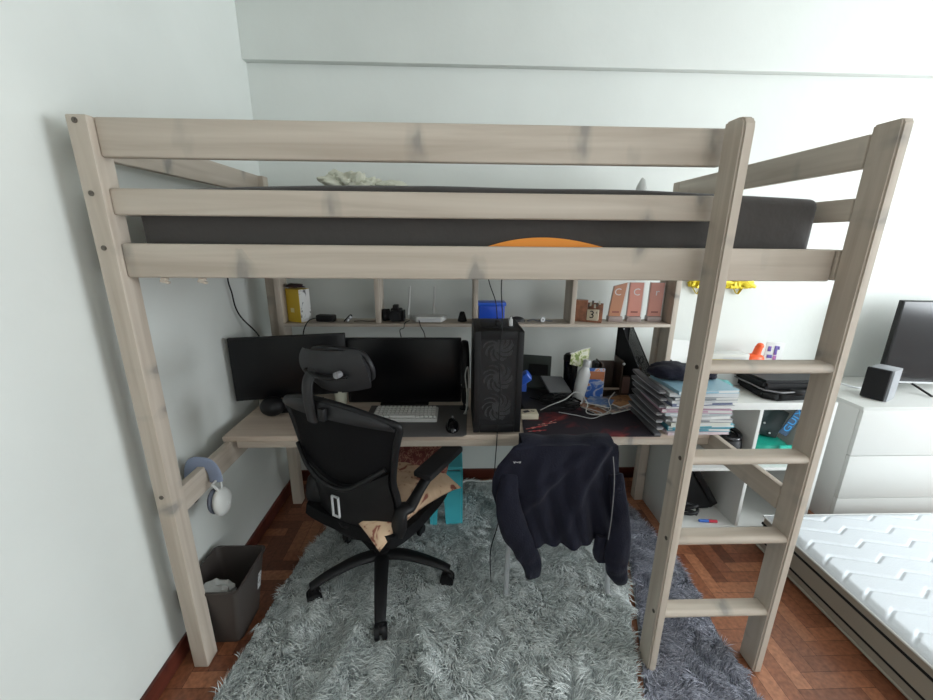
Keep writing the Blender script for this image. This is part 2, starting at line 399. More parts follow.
# ------------------------------------------------------------------ desk and shelf
desk = thing('desk', 'pale pine desk top fixed under the loft bed', 'desk', (1.06, .66, .70))
part('desk_top', MB().box(.001, 2.081, .39, .945, .7205, .745, .006, 3), wood('pine_desk', 'x', (.46, .37, .30), (.60, .50, .41)), desk)
part('front_batten', MB().box(.055, 2.081, .394, .416, .690, .7203, .004), WX, desk)
part('back_batten', MB().box(.055, 2.081, .92, .942, .66, .7203, .004), WX, desk)
sh = thing('wall_shelf', 'pale pine shelf with upright dividers under the loft bed', 'shelf', (1.08, .93, 1.12))
part('shelf_board', MB().box(.1125, 2.0915, .85, .99, 1.114, 1.130, .002), WX, sh)
part('side_board', MB().box(.084, .112, .852, .945, .747, 1.47, .003), WZ, sh)
part('side_board', MB().box(2.092, 2.120, .852, .945, .774, 1.47, .003), WZ, sh)
for x in (.572, 1.066, 1.566):
    part('divider', MB().box(x, x+.024, .855, .99, 1.1305, 1.47, .002), WZ, sh)
part('top_board', MB().box(.084, 2.12, .855, .945, 1.4705, 1.4765, .001), WX, sh)

# ------------------------------------------------------------------ rugs
def rug(name, outline, label, cols, n, ln, seed, fold, zoff=0., cat='rug', lean=.8):
    rnd = np.random.default_rng(seed)
    P = np.array(outline); mn, mx_ = P.min(0), P.max(0)
    t = thing(name, label, cat, ((mn[0]+mx_[0])/2, (mn[1]+mx_[1])/2, 0))
    backing = MB().prism([tuple(p) for p in outline], .010, Matrix.Translation((0, 0, .001+zoff)))
    part('rug_backing', backing, mat(name+'_backing', (.34, .37, .37), .95), t)
    pts = np.empty((0, 2))
    def inside(q):
        c = np.zeros(len(q), bool); j = len(P)-1
        for i in range(len(P)):
            a, b = P[i], P[j]
            cond = ((a[1] > q[:, 1]) != (b[1] > q[:, 1])) & (q[:, 0] < (b[0]-a[0])*(q[:, 1]-a[1])/(b[1]-a[1]+1e-12)+a[0])
            c ^= cond; j = i
        return c
    while len(pts) < n:
        q = rnd.uniform(mn, mx_, (n, 2)); pts = np.vstack([pts, q[inside(q)]])
    pts = pts[:n]
    def nz(p, fr, s): return np.array([noise.noise(Vector((a*fr, b*fr, s))) for a, b in p])
    # coherent lean directions make the pile clump
    ang = nz(pts, 5.0, seed)*5.5+nz(pts, 17, seed+5)*3.0+rnd.normal(0, .5, n)
    amt = .55+lean*np.abs(nz(pts, 9, seed+9))*1.6+rnd.uniform(-.15, .25, n)
    ridge = fold(pts[:, 0], pts[:, 1])
    L_ = ln*(.75+.5*rnd.random(n))
    d = np.stack([np.cos(ang), np.sin(ang)], 1)
    wdt = .0028*(.7+.6*rnd.random(n)); side = np.stack([-d[:, 1], d[:, 0]], 1)
    ra = rnd.uniform(0, PI, n); side = side*np.cos(ra)[:, None]*.6+np.stack([np.cos(ra), np.sin(ra)], 1)*.6
    base_z = .010+zoff+ridge
    V = np.zeros((n, 7, 3))
    for k, (tt, wf) in enumerate(((0, 1.0), (.4, .9), (.78, .6))):
        h = L_*np.sin(tt*1.5)/1.5*np.maximum(.25, 1.15-amt*tt*.55); s = L_*amt*tt*tt*.9
        c = pts+d*s[:, None]
        V[:, 2*k, :2] = c-side*(wdt*wf)[:, None]; V[:, 2*k+1, :2] = c+side*(wdt*wf)[:, None]
        V[:, 2*k, 2] = V[:, 2*k+1, 2] = base_z+h
    V[:, 6, :2] = pts+d*(L_*amt*1.0)[:, None]; V[:, 6, 2] = base_z+L_*.85*np.maximum(.22, 1.1-amt*.62)
    me = bpy.data.meshes.new('pile'); nv = n*7
    me.vertices.add(nv); me.vertices.foreach_set('co', (V.reshape(-1, 3)-np.array(OFF[t])).ravel())
    base = (np.arange(n)*7)[:, None]
    q = np.concatenate([base+np.array([0, 1, 3, 2]), base+np.array([2, 3, 5, 4]), base+np.array([4, 5, 6])], 1)
    me.loops.add(n*11); me.loops.foreach_set('vertex_index', q.ravel().astype(np.int32))
    me.polygons.add(n*3); st = (np.arange(n)*11)[:, None]+np.array([0, 4, 8]); me.polygons.foreach_set('loop_start', st.ravel().astype(np.int32))
    me.update(calc_edges=True); me.validate()
    me.polygons.foreach_set('use_smooth', [True]*len(me.polygons))
    o = bpy.data.objects.new('pile', me); COL.objects.link(o); o.parent = t; OFF[o] = OFF[t]; o['kind'] = 'stuff'
    me.materials.append(island(name+'_pile', cols, .75, spec=.25))
    return t
def folds_big(x, y):
    z = np.zeros_like(x)
    for (xa, ya, xb, yb, wd, hh) in ((.60, .12, .40, -.5, .035, .045), (.83, .08, .98, -.35, .03, .05), (.45, .55, .33, .05, .05, .02), (1.45, .0, 1.2, -.35, .05, .02), (1.1, .95, 1.6, .6, .06, .03)):
        dx, dy = xb-xa, yb-ya; t = np.clip(((x-xa)*dx+(y-ya)*dy)/(dx*dx+dy*dy), 0, 1)
        dist = np.hypot(x-xa-t*dx, y-ya-t*dy); z += hh*np.exp(-(dist/wd)**2)
    return z
big = [(.15, -.62), (.145, -.12), (.165, .05), (.215, .48), (.29, .75), (.30, 1.12), (.9, 1.14), (1.62, 1.08), (1.88, 1.0), (1.84, .55), (1.74, .23), (1.66, .0), (1.60, -.17), (1.57, -.62)]
rug('shaggy_rug', big, 'large pale grey-green shaggy rug under the desk chairs', [(0, (.28, .305, .30)), (.3, (.58, .62, .61)), (.8, (.78, .82, .805)), (1, (.90, .92, .91))], 125000, .035, 3, folds_big, zoff=.012)
small = [(1.60, -.62), (1.63, -.17), (1.69, .0), (1.77, .23), (1.87, .55), (1.93, .99), (1.99, .96), (2.03, .80), (2.06, .6), (2.07, .4), (2.06, .2), (2.035, .03), (2.04, -.12), (2.02, -.2), (2.04, -.62)]
rug('shaggy_rug', small, 'smaller dark blue-grey shaggy rug under the foot of the ladder', [(0, (.16, .165, .20)), (.5, (.32, .33, .39)), (1, (.55, .56, .64))], 36000, .034, 8, lambda x, y: x*0, cat='rug', lean=.5)

# ------------------------------------------------------------------ office chair (local frame: +y = facing, x = side)
ch = thing('office_chair', 'black mesh office chair with headrest turned away at the desk, cushion on its seat', 'office chair', (.638, .385, .022), local=True, rz=math.radians(-28))
BP, BM = M['blackp'], M['blackm']
ZF = .03   # wheels press into the pile
hub = MB().cyl((0, 0, .075+ZF), (0, 0, .135+ZF), .042, .034, bv=.004)
part('hub', hub, BP, ch)
for k in range(5):
    a = math.radians(206+28+72*k)
    d = Vector((math.cos(a), math.sin(a), 0)); n = Vector((-d.y, d.x, 0))
    m = MB().tube([d*.02+Vector((0, 0, .130)), d*.12+Vector((0, 0, .136)), d*.24+Vector((0, 0, .113)), d*.315+Vector((0, 0, .086))], [.034, .030, .025, .021], seg=12, flat=(1, .62))
    leg = part('base_leg', m, BP, ch)
    c = d*.305
    cm = MB()
    for s in (-1, 1):
        q = c+n*.015*s; cm.cyl(q+n*(-.010)+Vector((0, 0, .031)), q+n*.010+Vector((0, 0, .031)), .031, seg=20, bv=.003)
    cm.cyl(c+Vector((0, 0, .05)), c+Vector((0, 0, .085)), .010); cm.sph(c+Vector((0, 0, .046)), (.026, .022, .02))
    part('caster', cm, BP, leg)
part('gas_lift', MB().cyl((0, 0, .12), (0, 0, .28), .026).cyl((0, 0, .26), (0, 0, .40), .015), BP, ch)
part('tilt_mechanism', MB().box(-.075, .075, -.14, .10, .385, .425, .012), BP, ch)
def seat_fn(u, v):
    x = (u-.5)*.50; y = (v-.5)*.47+.02
    e = max(abs(u-.5), abs(v-.5))*2
    k = 1-.12*(abs(v-.5)*2)**3
    return Vector((x*k, y*(1-.08*(abs(u-.5)*2)**3), .452-.012*(1-e**4)-.03*max(0, v-.85)*6*.15))
part('seat', MB().grid(seat_fn, 24, 24, th=.045), M['mesh'], ch, 60)
# backrest
def half_w(t):   # t 0 bottom..1 top
    pts = [(0, .165), (.06, .190), (.2, .205), (.42, .208), (.7, .240), (.86, .266), (.93, .268), (.97, .258), (1, .235)]
    for (a, b), (c, d) in zip(pts, pts[1:]):
        if t <= c: return b+(d-b)*(t-a)/(c-a)
    return pts[-1][1]
def back_pt(s, t, off=0):
    w_ = half_w(t); x = s*w_; z = .385+t*.600
    if t > .8: z += -.05*(abs(s)**2.2)*(t-.8)/.2
    if t < .2: z += .02*(abs(s)**2.5)*(.2-t)/.2
    y = -.195-.075*t+.035*math.sin(PI*min(1, t/.5))*(1 if t < .5 else 0)*.8+.065*abs(s)**2.2*(w_/.25)+off
    return Vector((x, y, z))
part('back_mesh', MB().grid(lambda u, v: back_pt(u*2-1, v), 24, 30, th=.006), M['mesh'], ch, 60)
rim = []
N_ = 16
for k in range(N_): rim.append(back_pt(-1, .03+.90*k/N_))
for k in range(N_+1): rim.append(back_pt(-1+2*k/N_, .955+.045*(1-abs(-1+2*k/N_)**3)))
for k in range(N_): rim.append(back_pt(1, .93-.90*k/N_))
for k in range(N_+1): rim.append(back_pt(1-2*k/N_, .0+.03*abs(1-2*k/N_)**3))
part('back_frame', MB().tube(rim+[rim[0]], .0135, seg=10, smooth=2), M['blackp'], ch, 70)
# top beam, broad
part('back_top_beam', MB().grid(lambda u, v: back_pt((u*2-1)*.98, .90+.10*v, -.016-.006*math.sin(PI*v)), 24, 5, th=.012), M['dgrey'], ch, 60)
# solid lumbar shell with V arms
def lumbar(u, v):
    s = u*2-1
    top = .40+.16*abs(s)**1.6
    t = .01+v*(top-.01)
    return back_pt(s*.97, t, -.018-.012*math.sin(PI*v)*(1-abs(s)))
lum = part('lumbar_shell', MB().grid(lumbar, 28, 12, th=.014), M['blackp'], ch, 60)
part('lumbar_rib', MB().tube([back_pt(-.93, .60, -.022), back_pt(-.6, .50, -.032), back_pt(-.25, .42, -.040), back_pt(.25, .42, -.040), back_pt(.6, .50, -.032), back_pt(.93, .60, -.022)], .009), BP, ch, 60)
zl = back_pt(0, .27)
lm = MB(); yl_ = zl.y-.062
for (a, b, c, d) in ((-.018, .018, .040, .045), (-.018, .018, -.045, -.040), (-.018, -.013, -.045, .045), (.013, .018, -.045, .045)):
    lm.box(a, b, yl_-.003, yl_+.004, zl.z+c, zl.z+d)
lab(part('lumbar_badge', lm, M['lgrey'], lum), 'pale rectangular outline on the lumbar shell')
# spine from lumbar to tilt mechanism
part('back_bracket', MB().tube([(0, -.205, .445), (0, -.19, .41), (0, -.12, .395), (0, -.05, .395)], [.03, .032, .03, .028], flat=(1.3, .6)), BP, ch, 60)
# headrest
hp = MB().tube([back_pt(-.1, .88, -.03), back_pt(-.1, 1.0, -.034)+Vector((0, 0, .02)), back_pt(-.1, 1.0, -.026)+Vector((0, 0, .08)), back_pt(-.06, 1.0, .0)+Vector((0, 0, .12))], .019, flat=(1.25, .55))
part('headrest_post', hp, M['dgrey'], ch, 60)
part('headrest_clamp', MB().obox(back_pt(.13, .95, -.035), (.028, .02, .045), bv=.005), BP, ch)
pc = back_pt(0, 1, 0)+Vector((.040, .05, .120))
def head(u, v, back=False):
    s = u*2-1; t = v*2-1
    x = s*.138*(1-.20*t*t); z = t*.068*(1-.26*s*s)
    y = -.034*(1-s*s)+.010*t*t-.016*t
    a = math.radians(5)
    return Vector((x*math.cos(a)-z*math.sin(a), y, x*math.sin(a)+z*math.cos(a)))+pc
part('headrest_pad', MB().grid(lambda u, v: head(u, v), 26, 12, th=-.030), M['dgrey'], ch, 60)
hb = MB().tube([pc+Vector((-.09, -.055, -.01)), pc+Vector((0, -.070, -.02)), pc+Vector((.09, -.055, -.01))], [.010, .016, .010], flat=(1, .6))
part('headrest_yoke', hb, BP, ch, 60)
part('headrest_knob', MB().cyl(pc+Vector((.07, -.085, 0)), pc+Vector((.07, -.06, 0)), .011, bv=.002), M['mgrey'], ch)
hr = [head(.06+.88*k/16, .0)+Vector((0, .010, 0)) for k in range(17)]+[head(1, .08+.84*k/6)+Vector((0, .010, 0)) for k in range(7)]+[head(.94-.88*k/16, 1)+Vector((0, .010, 0)) for k in range(17)]+[head(0, .92-.84*k/6)+Vector((0, .010, 0)) for k in range(7)]
part('headrest_rim', MB().tube(hr+[hr[0]], .010, smooth=3), M['dgrey'], ch, 70)
# arms
for s in (-1, 1):
    m = MB().tube([(s*.06, -.02, .375), (s*.13, -.08, .375), (s*.185, -.13, .41), (s*.212, -.145, .47), (s*.222, -.135, .53), (s*.240, -.105, .535), (s*.258, -.06, .59), (s*.270, .0, .634)], [.022, .028, .034, .036, .028, .024, .020, .020], flat=(.8, 1.3))
    arm = part('armrest', m, BP, ch, 60)
    part('arm_pad', MB().box(-.042, .042, -.125, .125, -.014, .014, .011, 3, Matrix.Translation((s*.272, .065, .648)) @ Euler((math.radians(2), 0, math.radians(-s*3))).to_matrix().to_4x4()), BM, arm)
# cushion on the seat
leaf = voro('leaf_print', [(0, (.17, .04, .03)), (.36, (.24, .08, .055)), (.42, (.55, .38, .25)), (.60, (.60, .43, .29)), (1, (.66, .50, .35))], 20, .85)
leaf2 = voro('maroon_leaf_print', [(0, (.10, .022, .02)), (.46, (.16, .04, .035)), (.50, (.40, .22, .15)), (.54, (.18, .05, .04)), (.62, (.14, .035, .03)), (.66, (.42, .25, .17)), (1, (.5, .33, .22))], 26, .85)
def cushion(u, v):
    a = u*2*PI; t = v
    return Vector()
def pillow(c, w_, d_, h_, rot, seed, crease=.2, droop=0):
    b = bmesh.new(); bmesh.ops.create_grid(b, x_segments=34, y_segments=34, size=1)
    top = [v.co.copy() for v in b.verts]
    def sh_(p, sgn):
        x, y = p.x, p.y; e = max(0, (1-abs(x)**2.6))*max(0, (1-abs(y)**2.6))
        n = noise.noise(Vector((x*3+seed, y*3, sgn)))*.35+noise.noise(Vector((x*8+seed, y*8, sgn)))*.15
        pin = 1-.07*(1-abs(x))*abs(y)**4; pin2 = 1-.07*(1-abs(y))*abs(x)**4
        r_ = (abs(x)*abs(y))**2.2
        return Vector((x*w_/2*pin2, y*d_/2*pin, sgn*h_/2*(e**.45)*(1+crease*n)-droop*r_))
    for v in b.verts: v.co = sh_(v.co, 1)
    b2 = bmesh.new(); bmesh.ops.create_grid(b2, x_segments=34, y_segments=34, size=1)
    for v in b2.verts: v.co = sh_(v.co, -1)
    bmesh.ops.reverse_faces(b2, faces=b2.faces[:])
    m = MB(); mm = Matrix.Translation(c) @ Euler(rot).to_matrix().to_4x4()
    m._merge(b, mm); m._merge(b2, mm); bmesh.ops.remove_doubles(m.bm, verts=m.bm.verts[:], dist=1e-4)
    return m
solo('seat_cushion', pillow((.685, .392, .508), .44, .46, .10, (math.radians(4), math.radians(3), math.radians(-42)), 2, .35, .045), leaf, 'tan seat cushion with dark red leaf print on the office chair', 'cushion', sharp=80)
solo('leaf_pillow', pillow((.775, .565, .575), .40, .30, .12, (math.radians(42), math.radians(8), math.radians(-20)), 7, .4), leaf2, 'dark red leaf-print pillow leaning at the front of the office chair seat', 'pillow', sharp=80)

# cyan step stool
cy_m = mat('cyan_plastic', (.07, .50, .58), .4)
st = thing('step_stool', 'cyan plastic step stool on the rug behind the office chair', 'stool', (.93, .82, .03))
part('stool_top', MB().box(.84, 1.015, .72, .93, .365, .385, .008, 3), cy_m, st)
for xa, xb in ((.838, .850), (1.004, 1.016)):
    poly = [(.712, 0), (.76, 0), (.785, .20), (.865, .20), (.89, 0), (.938, 0), (.928, .363), (.722, .363)]
    part('side_leg', MB().prism([(y, z+.03 if z < .3 else z) for y, z in poly], xb-xa, Matrix(((0, 0, 1, xa), (1, 0, 0, 0), (0, 1, 0, 0), (0, 0, 0, 1)))), cy_m, st)
part('front_panel', MB().prism([(.851, .03), (.875, .03), (.885, .2), (.915, .2), (.925, .03), (1.003, .03), (1.003, .363), (.851, .363)], .010, Matrix(((1, 0, 0, 0), (0, 0, -1, .722), (0, 1, 0, 0), (0, 0, 0, 1)))), cy_m, st)

# ------------------------------------------------------------------ second chair with a jacket
c2 = thing('metal_chair', 'steel legged chair at the desk almost hidden under the navy jacket', 'chair', (1.42, .42, .02))
for x, xt in ((1.196, 1.225), (1.652, 1.605)):
    part('back_leg', MB().tube([(x, .255, .02), (x+(xt-x)*.5, .30, .43), (xt, .285, .62), (xt, .268, .755)], .011, smooth=4), M['chrome'], c2)
for x, xt in ((1.205, 1.225), (1.645, 1.605)):
    part('front_leg', MB().tube([(x, .66, .02), (xt, .61, .43)], .011, smooth=1), M['chrome'], c2)
part('seat', MB().box(1.215, 1.615, .27, .655, .425, .455, .012, 3), M['blackp'], c2)
part('backrest', MB().grid(lambda u, v: Vector((1.235+.36*u, .268-.02*math.sin(PI*u), 0.58+.185*v)), 12, 6, th=.014), M['blackp'], c2, 60)
# jacket
rows = [(.803, 1.222, 1.592), (.79, 1.20, 1.60), (.758, 1.180, 1.608), (.70, 1.140, 1.614), (.64, 1.122, 1.622), (.577, 1.123, 1.634), (.50, 1.145, 1.648), (.432, 1.165, 1.660), (.37, 1.188, 1.668), (.325, 1.205, 1.675)]
def jacket(u, v):
    # v 0 = hem on the desk side, over the top at v=.35, v 1 = near hem
    if v < .3:
        t = v/.3; z = .50+.283*t; xl_, xr_ = 1.235, 1.60; yb_ = .335-.02*t; x = xl_+(xr_-xl_)*u
        return Vector((x, yb_+.008*math.sin(u*14), z))
    if v < .4:
        t = (v-.3)/.1; a = t*PI; x = 1.232+(1.590-1.232)*u
        return Vector((x, .274+.040*math.cos(a), .783+.014*math.sin(a)-.008*math.sin(u*PI)+.003*math.sin(u*17)))
    t = (v-.4)/.6; z = .783-t*(.783-.350)
    for (za, la, ra), (zb, lb, rb) in zip(rows, rows[1:]):
        if z >= zb-1e-6: k = (za-z)/(za-zb); xl_ = la+(lb-la)*k; xr_ = ra+(rb-ra)*k; break
    x = xl_+(xr_-xl_)*u
    hem = .03*math.sin(u*PI)*t+.012*math.sin(u*9+1)*t
    fold = .016*math.sin(u*19+t*3.5)*(.15+t)+.012*math.sin(u*41-t*2+1)*t
    diag = (u*1.0+t*.9); fold += .018*math.exp(-((diag-.75)/.05)**2)*min(1, t*3)+.014*math.exp(-((u*1.1+t*.55-.98)/.045)**2)
    edge = .05*(abs(u*2-1)**4)*t
    return Vector((x, .232-fold-.035*t*math.sin(PI*u)+edge-.01, z+hem*.5*(1-u)))
jk = thing('navy_jacket', 'dark navy jacket draped over the back of the metal chair', 'jacket', (1.42, .25, .15))
part('jacket_body', MB().grid(jacket, 70, 80, th=.006), M['navy'], jk, 80)
def sleeve(pts, rr, seed):
    m = MB().tube(pts, rr, seg=22, smooth=8, flat=(1, .5))
    for v in m.bm.verts:
        n = noise.noise(Vector((v.co.x*26+seed, v.co.y*20, v.co.z*13)))*.013
        v.co.x += n*.5; v.co.y -= abs(n)
    return m
part('sleeve', sleeve([(1.185, .225, .665), (1.178, .195, .58), (1.205, .185, .45), (1.255, .185, .35), (1.285, .185, .275), (1.294, .188, .205)], [.030, .046, .056, .050, .042, .030], 1), M['navy'], jk, 80)
part('sleeve', sleeve([(1.605, .225, .66), (1.620, .19, .55), (1.630, .175, .42), (1.628, .17, .32), (1.636, .17, .245), (1.668, .18, .175)], [.026, .034, .046, .052, .044, .026], 4), M['navy'], jk, 80)
part('sleeve_cuff', sleeve([(1.575, .20, .39), (1.568, .195, .33), (1.585, .20, .265)], [.030, .036, .022], 9), M['navy'], jk, 80)
lab(part('logo', MB().text('v~v', .020, Matrix.Translation((1.205, .176, .745)) @ Euler((PI/2, 0, 0)).to_matrix().to_4x4()), M['lgrey'], jk), 'small pale chest mark')
part('zip', MB().tube([(1.578, .200, .75), (1.584, .178, .66), (1.580, .155, .52), (1.572, .142, .42)], .0018, smooth=5), M['mgrey'], jk)

# ------------------------------------------------------------------ desk things
Z0 = .7455
def monitor(name, label, c, w_, h_, rz, zb):
    t = thing(name, label, 'monitor', (c[0], c[1], Z0), local=True, rz=rz)
    z = zb-Z0
    part('housing', MB().box(-w_/2, w_/2, 0, .022, z, z+h_, .004).box(-w_/4, w_/4, .02, .05, z+h_*.2, z+h_*.75, .012), M['blackp'], t)
    part('screen', MB().box(-w_/2+.006, w_/2-.006, -.0015, .002, z+.016, z+h_-.006, .001), M['screen'], t)
    part('stand', MB().box(-.03, .03, .045, .060, .006, z+h_*.5, .004), M['blackp'], t)
    part('stand_base', MB().box(-.12, .12, -.03, .12, 0, .008, .003), M['blackp'], t)
    return t
monitor('monitor', 'black monitor turned inward at the left end of the desk', (.205, .660), .505, .300, math.radians(12.5), .812)
monitor('monitor', 'black wide monitor standing between the office chair headrest and the computer tower', (.722, .735), .565, .333, 0, .750)
# desk mat, keyboard, mouse
solo('desk_mat', MB().prism([(.56, .375), (1.005, .375), (1.022, .39), (1.034, .68), (1.015, .70), (.56, .70)], .003, Matrix.Translation((0, 0, Z0)), bv=.001), mat('felt_grey', (.105, .10, .098), .95), 'dark grey felt desk mat under the white keyboard', 'desk mat')
kb = thing('keyboard', 'compact white mechanical keyboard on the grey desk mat', 'keyboard', (.745, .565, Z0+.0035), local=True, rz=math.radians(-1))
part('keyboard_case', MB().box(-.148, .148, -.062, .072, .002, .020, .005), mat('key_case', (.52, .52, .50), .5), kb)
kc = MB()
for r in range(5):
    xs = [(-.138+.0186*k, .0165) for k in range(15)] if r < 4 else [(-.138, .021), (-.114, .021), (-.09, .021), (-.066, .115), (.052, .0165), (.0715, .0165), (.091, .0165), (.1105, .0165), (.13, .0125)]
    for x, ww in xs: kc.box(x, x+ww-.001, -.052+.0235*(4-r), -.052+.0235*(4-r)+.0195, .0205, .030, .002, 1)
for k in range(1): pass
part('keycaps', kc, mat('key_caps', (.66, .66, .63), .5), kb)
def mouse(name, label, c, rz, mm, s=1):
    t = thing(name, label, 'mouse', c, local=True, rz=rz)
    b = MB().sph((0, 0, 0), (.031*s, .060*s, .036*s), 24); 
    for v in b.bm.verts: v.co.z = max(v.co.z, 0)
    part('shell', b, mm, t, 60)
    part('scroll_wheel', MB().cyl((-.004*s, .036*s, .030*s), (.004*s, .036*s, .030*s), .008*s, seg=14), M['mgrey'], t)
    return t
mouse('computer_mouse', 'black computer mouse on the right end of the grey desk mat', (.962, .458, Z0+.0035), 0, M['blackg'])
lab(solo('game_mat', MB().prism([(1.265, .372), (1.846, .362), (1.90, .69), (1.30, .70)], .003, Matrix.Translation((0, 0, Z0)), bv=.001),
    voro('dark_red_print', [(0, (.010, .007, .012)), (.52, (.016, .010, .018)), (.60, (.10, .012, .018)), (.70, (.32, .05, .04)), (1, (.5, .2, .15))], 5, .8), 'dark printed mouse mat with red streaks in front of the cable clutter', 'mouse mat'), 'dark printed mouse mat with red streaks in front of the cable clutter')
gm = bpy.data.objects['game_mat']
st_m = MB()
for (x, y, l, a, wd) in ((1.335, .455, .12, .35, .020), (1.39, .49, .10, .25, .014), (1.33, .42, .09, .15, .016), (1.42, .515, .05, .6, .010)):
    pts = [(x+l*(t-.5)*math.cos(a)-wd*s*math.sin(a)*math.sin(PI*t)**.8*(.6+.4*math.sin(t*17+s)), y+l*(t-.5)*math.sin(a)+wd*s*math.cos(a)*math.sin(PI*t)**.8*(.6+.4*math.sin(t*23)) ) for s, rg in ((-.5, np.linspace(.02, .98, 14)), (.5, np.linspace(.98, .02, 14))) for t in rg]
    st_m.prism(pts, .0004, Matrix.Translation((0, 0, Z0+.003)))
part('printed_streak', st_m, voro('streak', [(0, (.30, .015, .02)), (.5, (.42, .04, .04)), (.62, (.7, .35, .28)), (1, (.75, .5, .42))], 25, .8), gm)

# computer tower
pcx0, pcx1, pcy0, pcy1, pcz = 1.050, 1.249, .402, .66, 1.197
pc_ = thing('computer_tower', 'tall black computer tower with a perforated front and three fans', 'computer', (1.152, .56, Z0))
part('case', MB().box(pcx0, pcx0+.012, pcy0, pcy1, Z0+.012, pcz, .003).box(pcx1-.012, pcx1, pcy0, pcy1, Z0+.012, pcz, .003).box(pcx0+.0121, pcx1-.0121, pcy0+.004, pcy1, pcz-.02, pcz, .003).box(pcx0+.0121, pcx1-.0121, pcy0+.004, pcy1, Z0+.012, Z0+.04, .003).box(pcx0+.0121, pcx1-.0121, pcy1-.01, pcy1, Z0+.0401, pcz-.0201).box(pcx0+.0121, pcx1-.0121, pcy0+.055, pcy0+.062, Z0+.0401, pcz-.0201), M['blackp'], pc_)
part('front_bezel', MB().box(pcx0, pcx0+.026, pcy0-.012, pcy0-.0002, Z0+.012, pcz, .003).box(pcx1-.026, pcx1, pcy0-.012, pcy0-.0002, Z0+.012, pcz, .003).box(pcx0+.0261, pcx1-.0261, pcy0-.012, pcy0-.0002, pcz-.034, pcz, .003).box(pcx0+.0261, pcx1-.0261, pcy0-.012, pcy0-.0002, Z0+.012, Z0+.05, .003), M['blackp'], pc_)
part('front_mesh', MB().box(pcx0+.0262, pcx1-.0262, pcy0-.009, pcy0-.008, Z0+.0502, pcz-.0342), M['perf2'], pc_)
part('top_vent', MB().box(pcx0+.03, pcx1-.03, pcy0+.06, pcy1-.03, pcz+.0002, pcz+.004, .001), M['dgrey'], pc_)
fan_m = mat('fan_blade', (.50, .51, .53), .3)
for k in range(3):
    zc = Z0+.115+.1325*k; xc = (pcx0+pcx1)/2
    fm = MB()
    ring = [(xc+.0655*math.cos(a), pcy0+.022, zc+.0655*math.sin(a)) for a in np.linspace(0, 2*PI, 33)]
    fm.tube(ring, .0035, smooth=1, seg=8)
    fan = part('fan', fm, M['dgrey'], pc_)
    bl = MB().cyl((xc, pcy0+.012, zc), (xc, pcy0+.030, zc), .019)
    for j in range(9):
        a0 = 2*PI*j/9+k
        def blade(u, v, a0=a0, zc=zc, xc=xc):
            r_ = .018+.044*v; a = a0+1.1*v**1.2+(u-.5)*.34
            return Vector((xc+r_*math.cos(a), pcy0+.020+(u-.5)*.014, zc+r_*math.sin(a)))
        bl.grid(blade, 3, 6, th=.0015)
    part('blades', bl, fan_m, fan, 60)
for x in (pcx0+.03, pcx1-.03):
    part('foot', MB().box(x-.015, x+.015, pcy0+.02, pcy1-.02, Z0, Z0+.0125, .002), M['blackp'], pc_)
solo('white_dongle', MB().box(1.196, 1.212, .47, .50, pcz+.0042, pcz+.034, .003).box(1.199, 1.209, .478, .49, pcz+.0341, pcz+.042, .001), M['white'], 'small white plug-in receiver on top of the computer tower', 'receiver')
hub_ = thing('usb_adapter', 'small black adapter on top of the computer tower below the hanging cables', 'adapter', (1.152, .50, pcz+.0042))
part('adapter_body', MB().box(1.143, 1.160, .475, .525, pcz+.0042, pcz+.022, .003), M['blackp'], hub_)
def cable(label, pts, r, m, smooth=8, name='cable'): return solo(name, MB().tube(pts, r, seg=8, smooth=smooth), m, label, 'cable', sharp=80)
cable('thin black cable hanging from the bed down the front of the computer tower', [(1.155, .40, 1.452), (1.150, .390, 1.36), (1.158, .384, 1.24), (1.150, .380, 1.1), (1.158, .382, .95), (1.152, .380, .80), (1.150, .375, .73), (1.140, .33, .55), (1.162, .32, .38), (1.130, .31, .22), (1.136, .30, .06)], .0022, M['blackp'])
cable('black cable slanting from the shelf down to the adapter on the computer tower', [(1.10, .55, 1.44), (1.115, .50, 1.37), (1.14, .49, 1.30), (1.150, .50, 1.226)], .0022, M['blackp'])

# headset and cables right of the monitor
hs = thing('gaming_headset', 'black headset standing between the wide monitor and the computer tower', 'headset', (1.022, .62, Z0))
part('headband', MB().tube([(1.015, .70, .86), (1.010, .735, .98), (1.018, .70, 1.07), (1.022, .64, 1.08), (1.026, .60, .99), (1.024, .595, .88)], .010, flat=(1.5, .5)), M['blackp'], hs, 70)
part('ear_cup', MB().sph((1.018, .70, .83), (.016, .035, .042)), M['blackp'], hs, 60)
part('ear_cup', MB().sph((1.018, .60, .84), (.016, .035, .042)), M['blackp'], hs, 60)
part('stand', MB().cyl((1.018, .66, Z0), (1.018, .66, Z0+.01), .022).cyl((1.018, .66, Z0+.008), (1.018, .66, 1.065), .005), M['blackp'], hs)
cable('white cable looped beside the black headset', [(1.024, .58, .755), (1.028, .56, .86), (1.020, .57, .95), (1.032, .585, .985), (1.036, .59, .90), (1.03, .575, .80), (1.015, .57, .76)], .0028, M['white'])
solo('white_cup', MB().lathe([(.026, 0), (.028, .003), (.033, .09), (.031, .09), (.027, .008)], (.402, .735, Z0)), M['cream'], 'cream cup on the desk seen below the chair headrest', 'cup')
solo('desk_speaker', MB().sph((.125, .600, Z0+.045), (.055, .05, .045), rot=(.2, 0, 0)), M['blackp'], 'rounded black object under the inward-turned monitor', 'speaker', sharp=60)
gl = thing('glass_jar', 'small pale glass jar at the left end of the desk', 'jar', (.045, .68, Z0))
part('jar_body', MB().lathe([(.016, 0), (.020, .004), (.020, .035), (.015, .042), (.015, .050)], (.045, .68, Z0)), mat('frosted', (.42, .41, .37), .2), gl)
part('jar_lid', MB().cyl((.045, .68, Z0+.0502), (.045, .68, Z0+.060), .017), M['bolt'], gl)
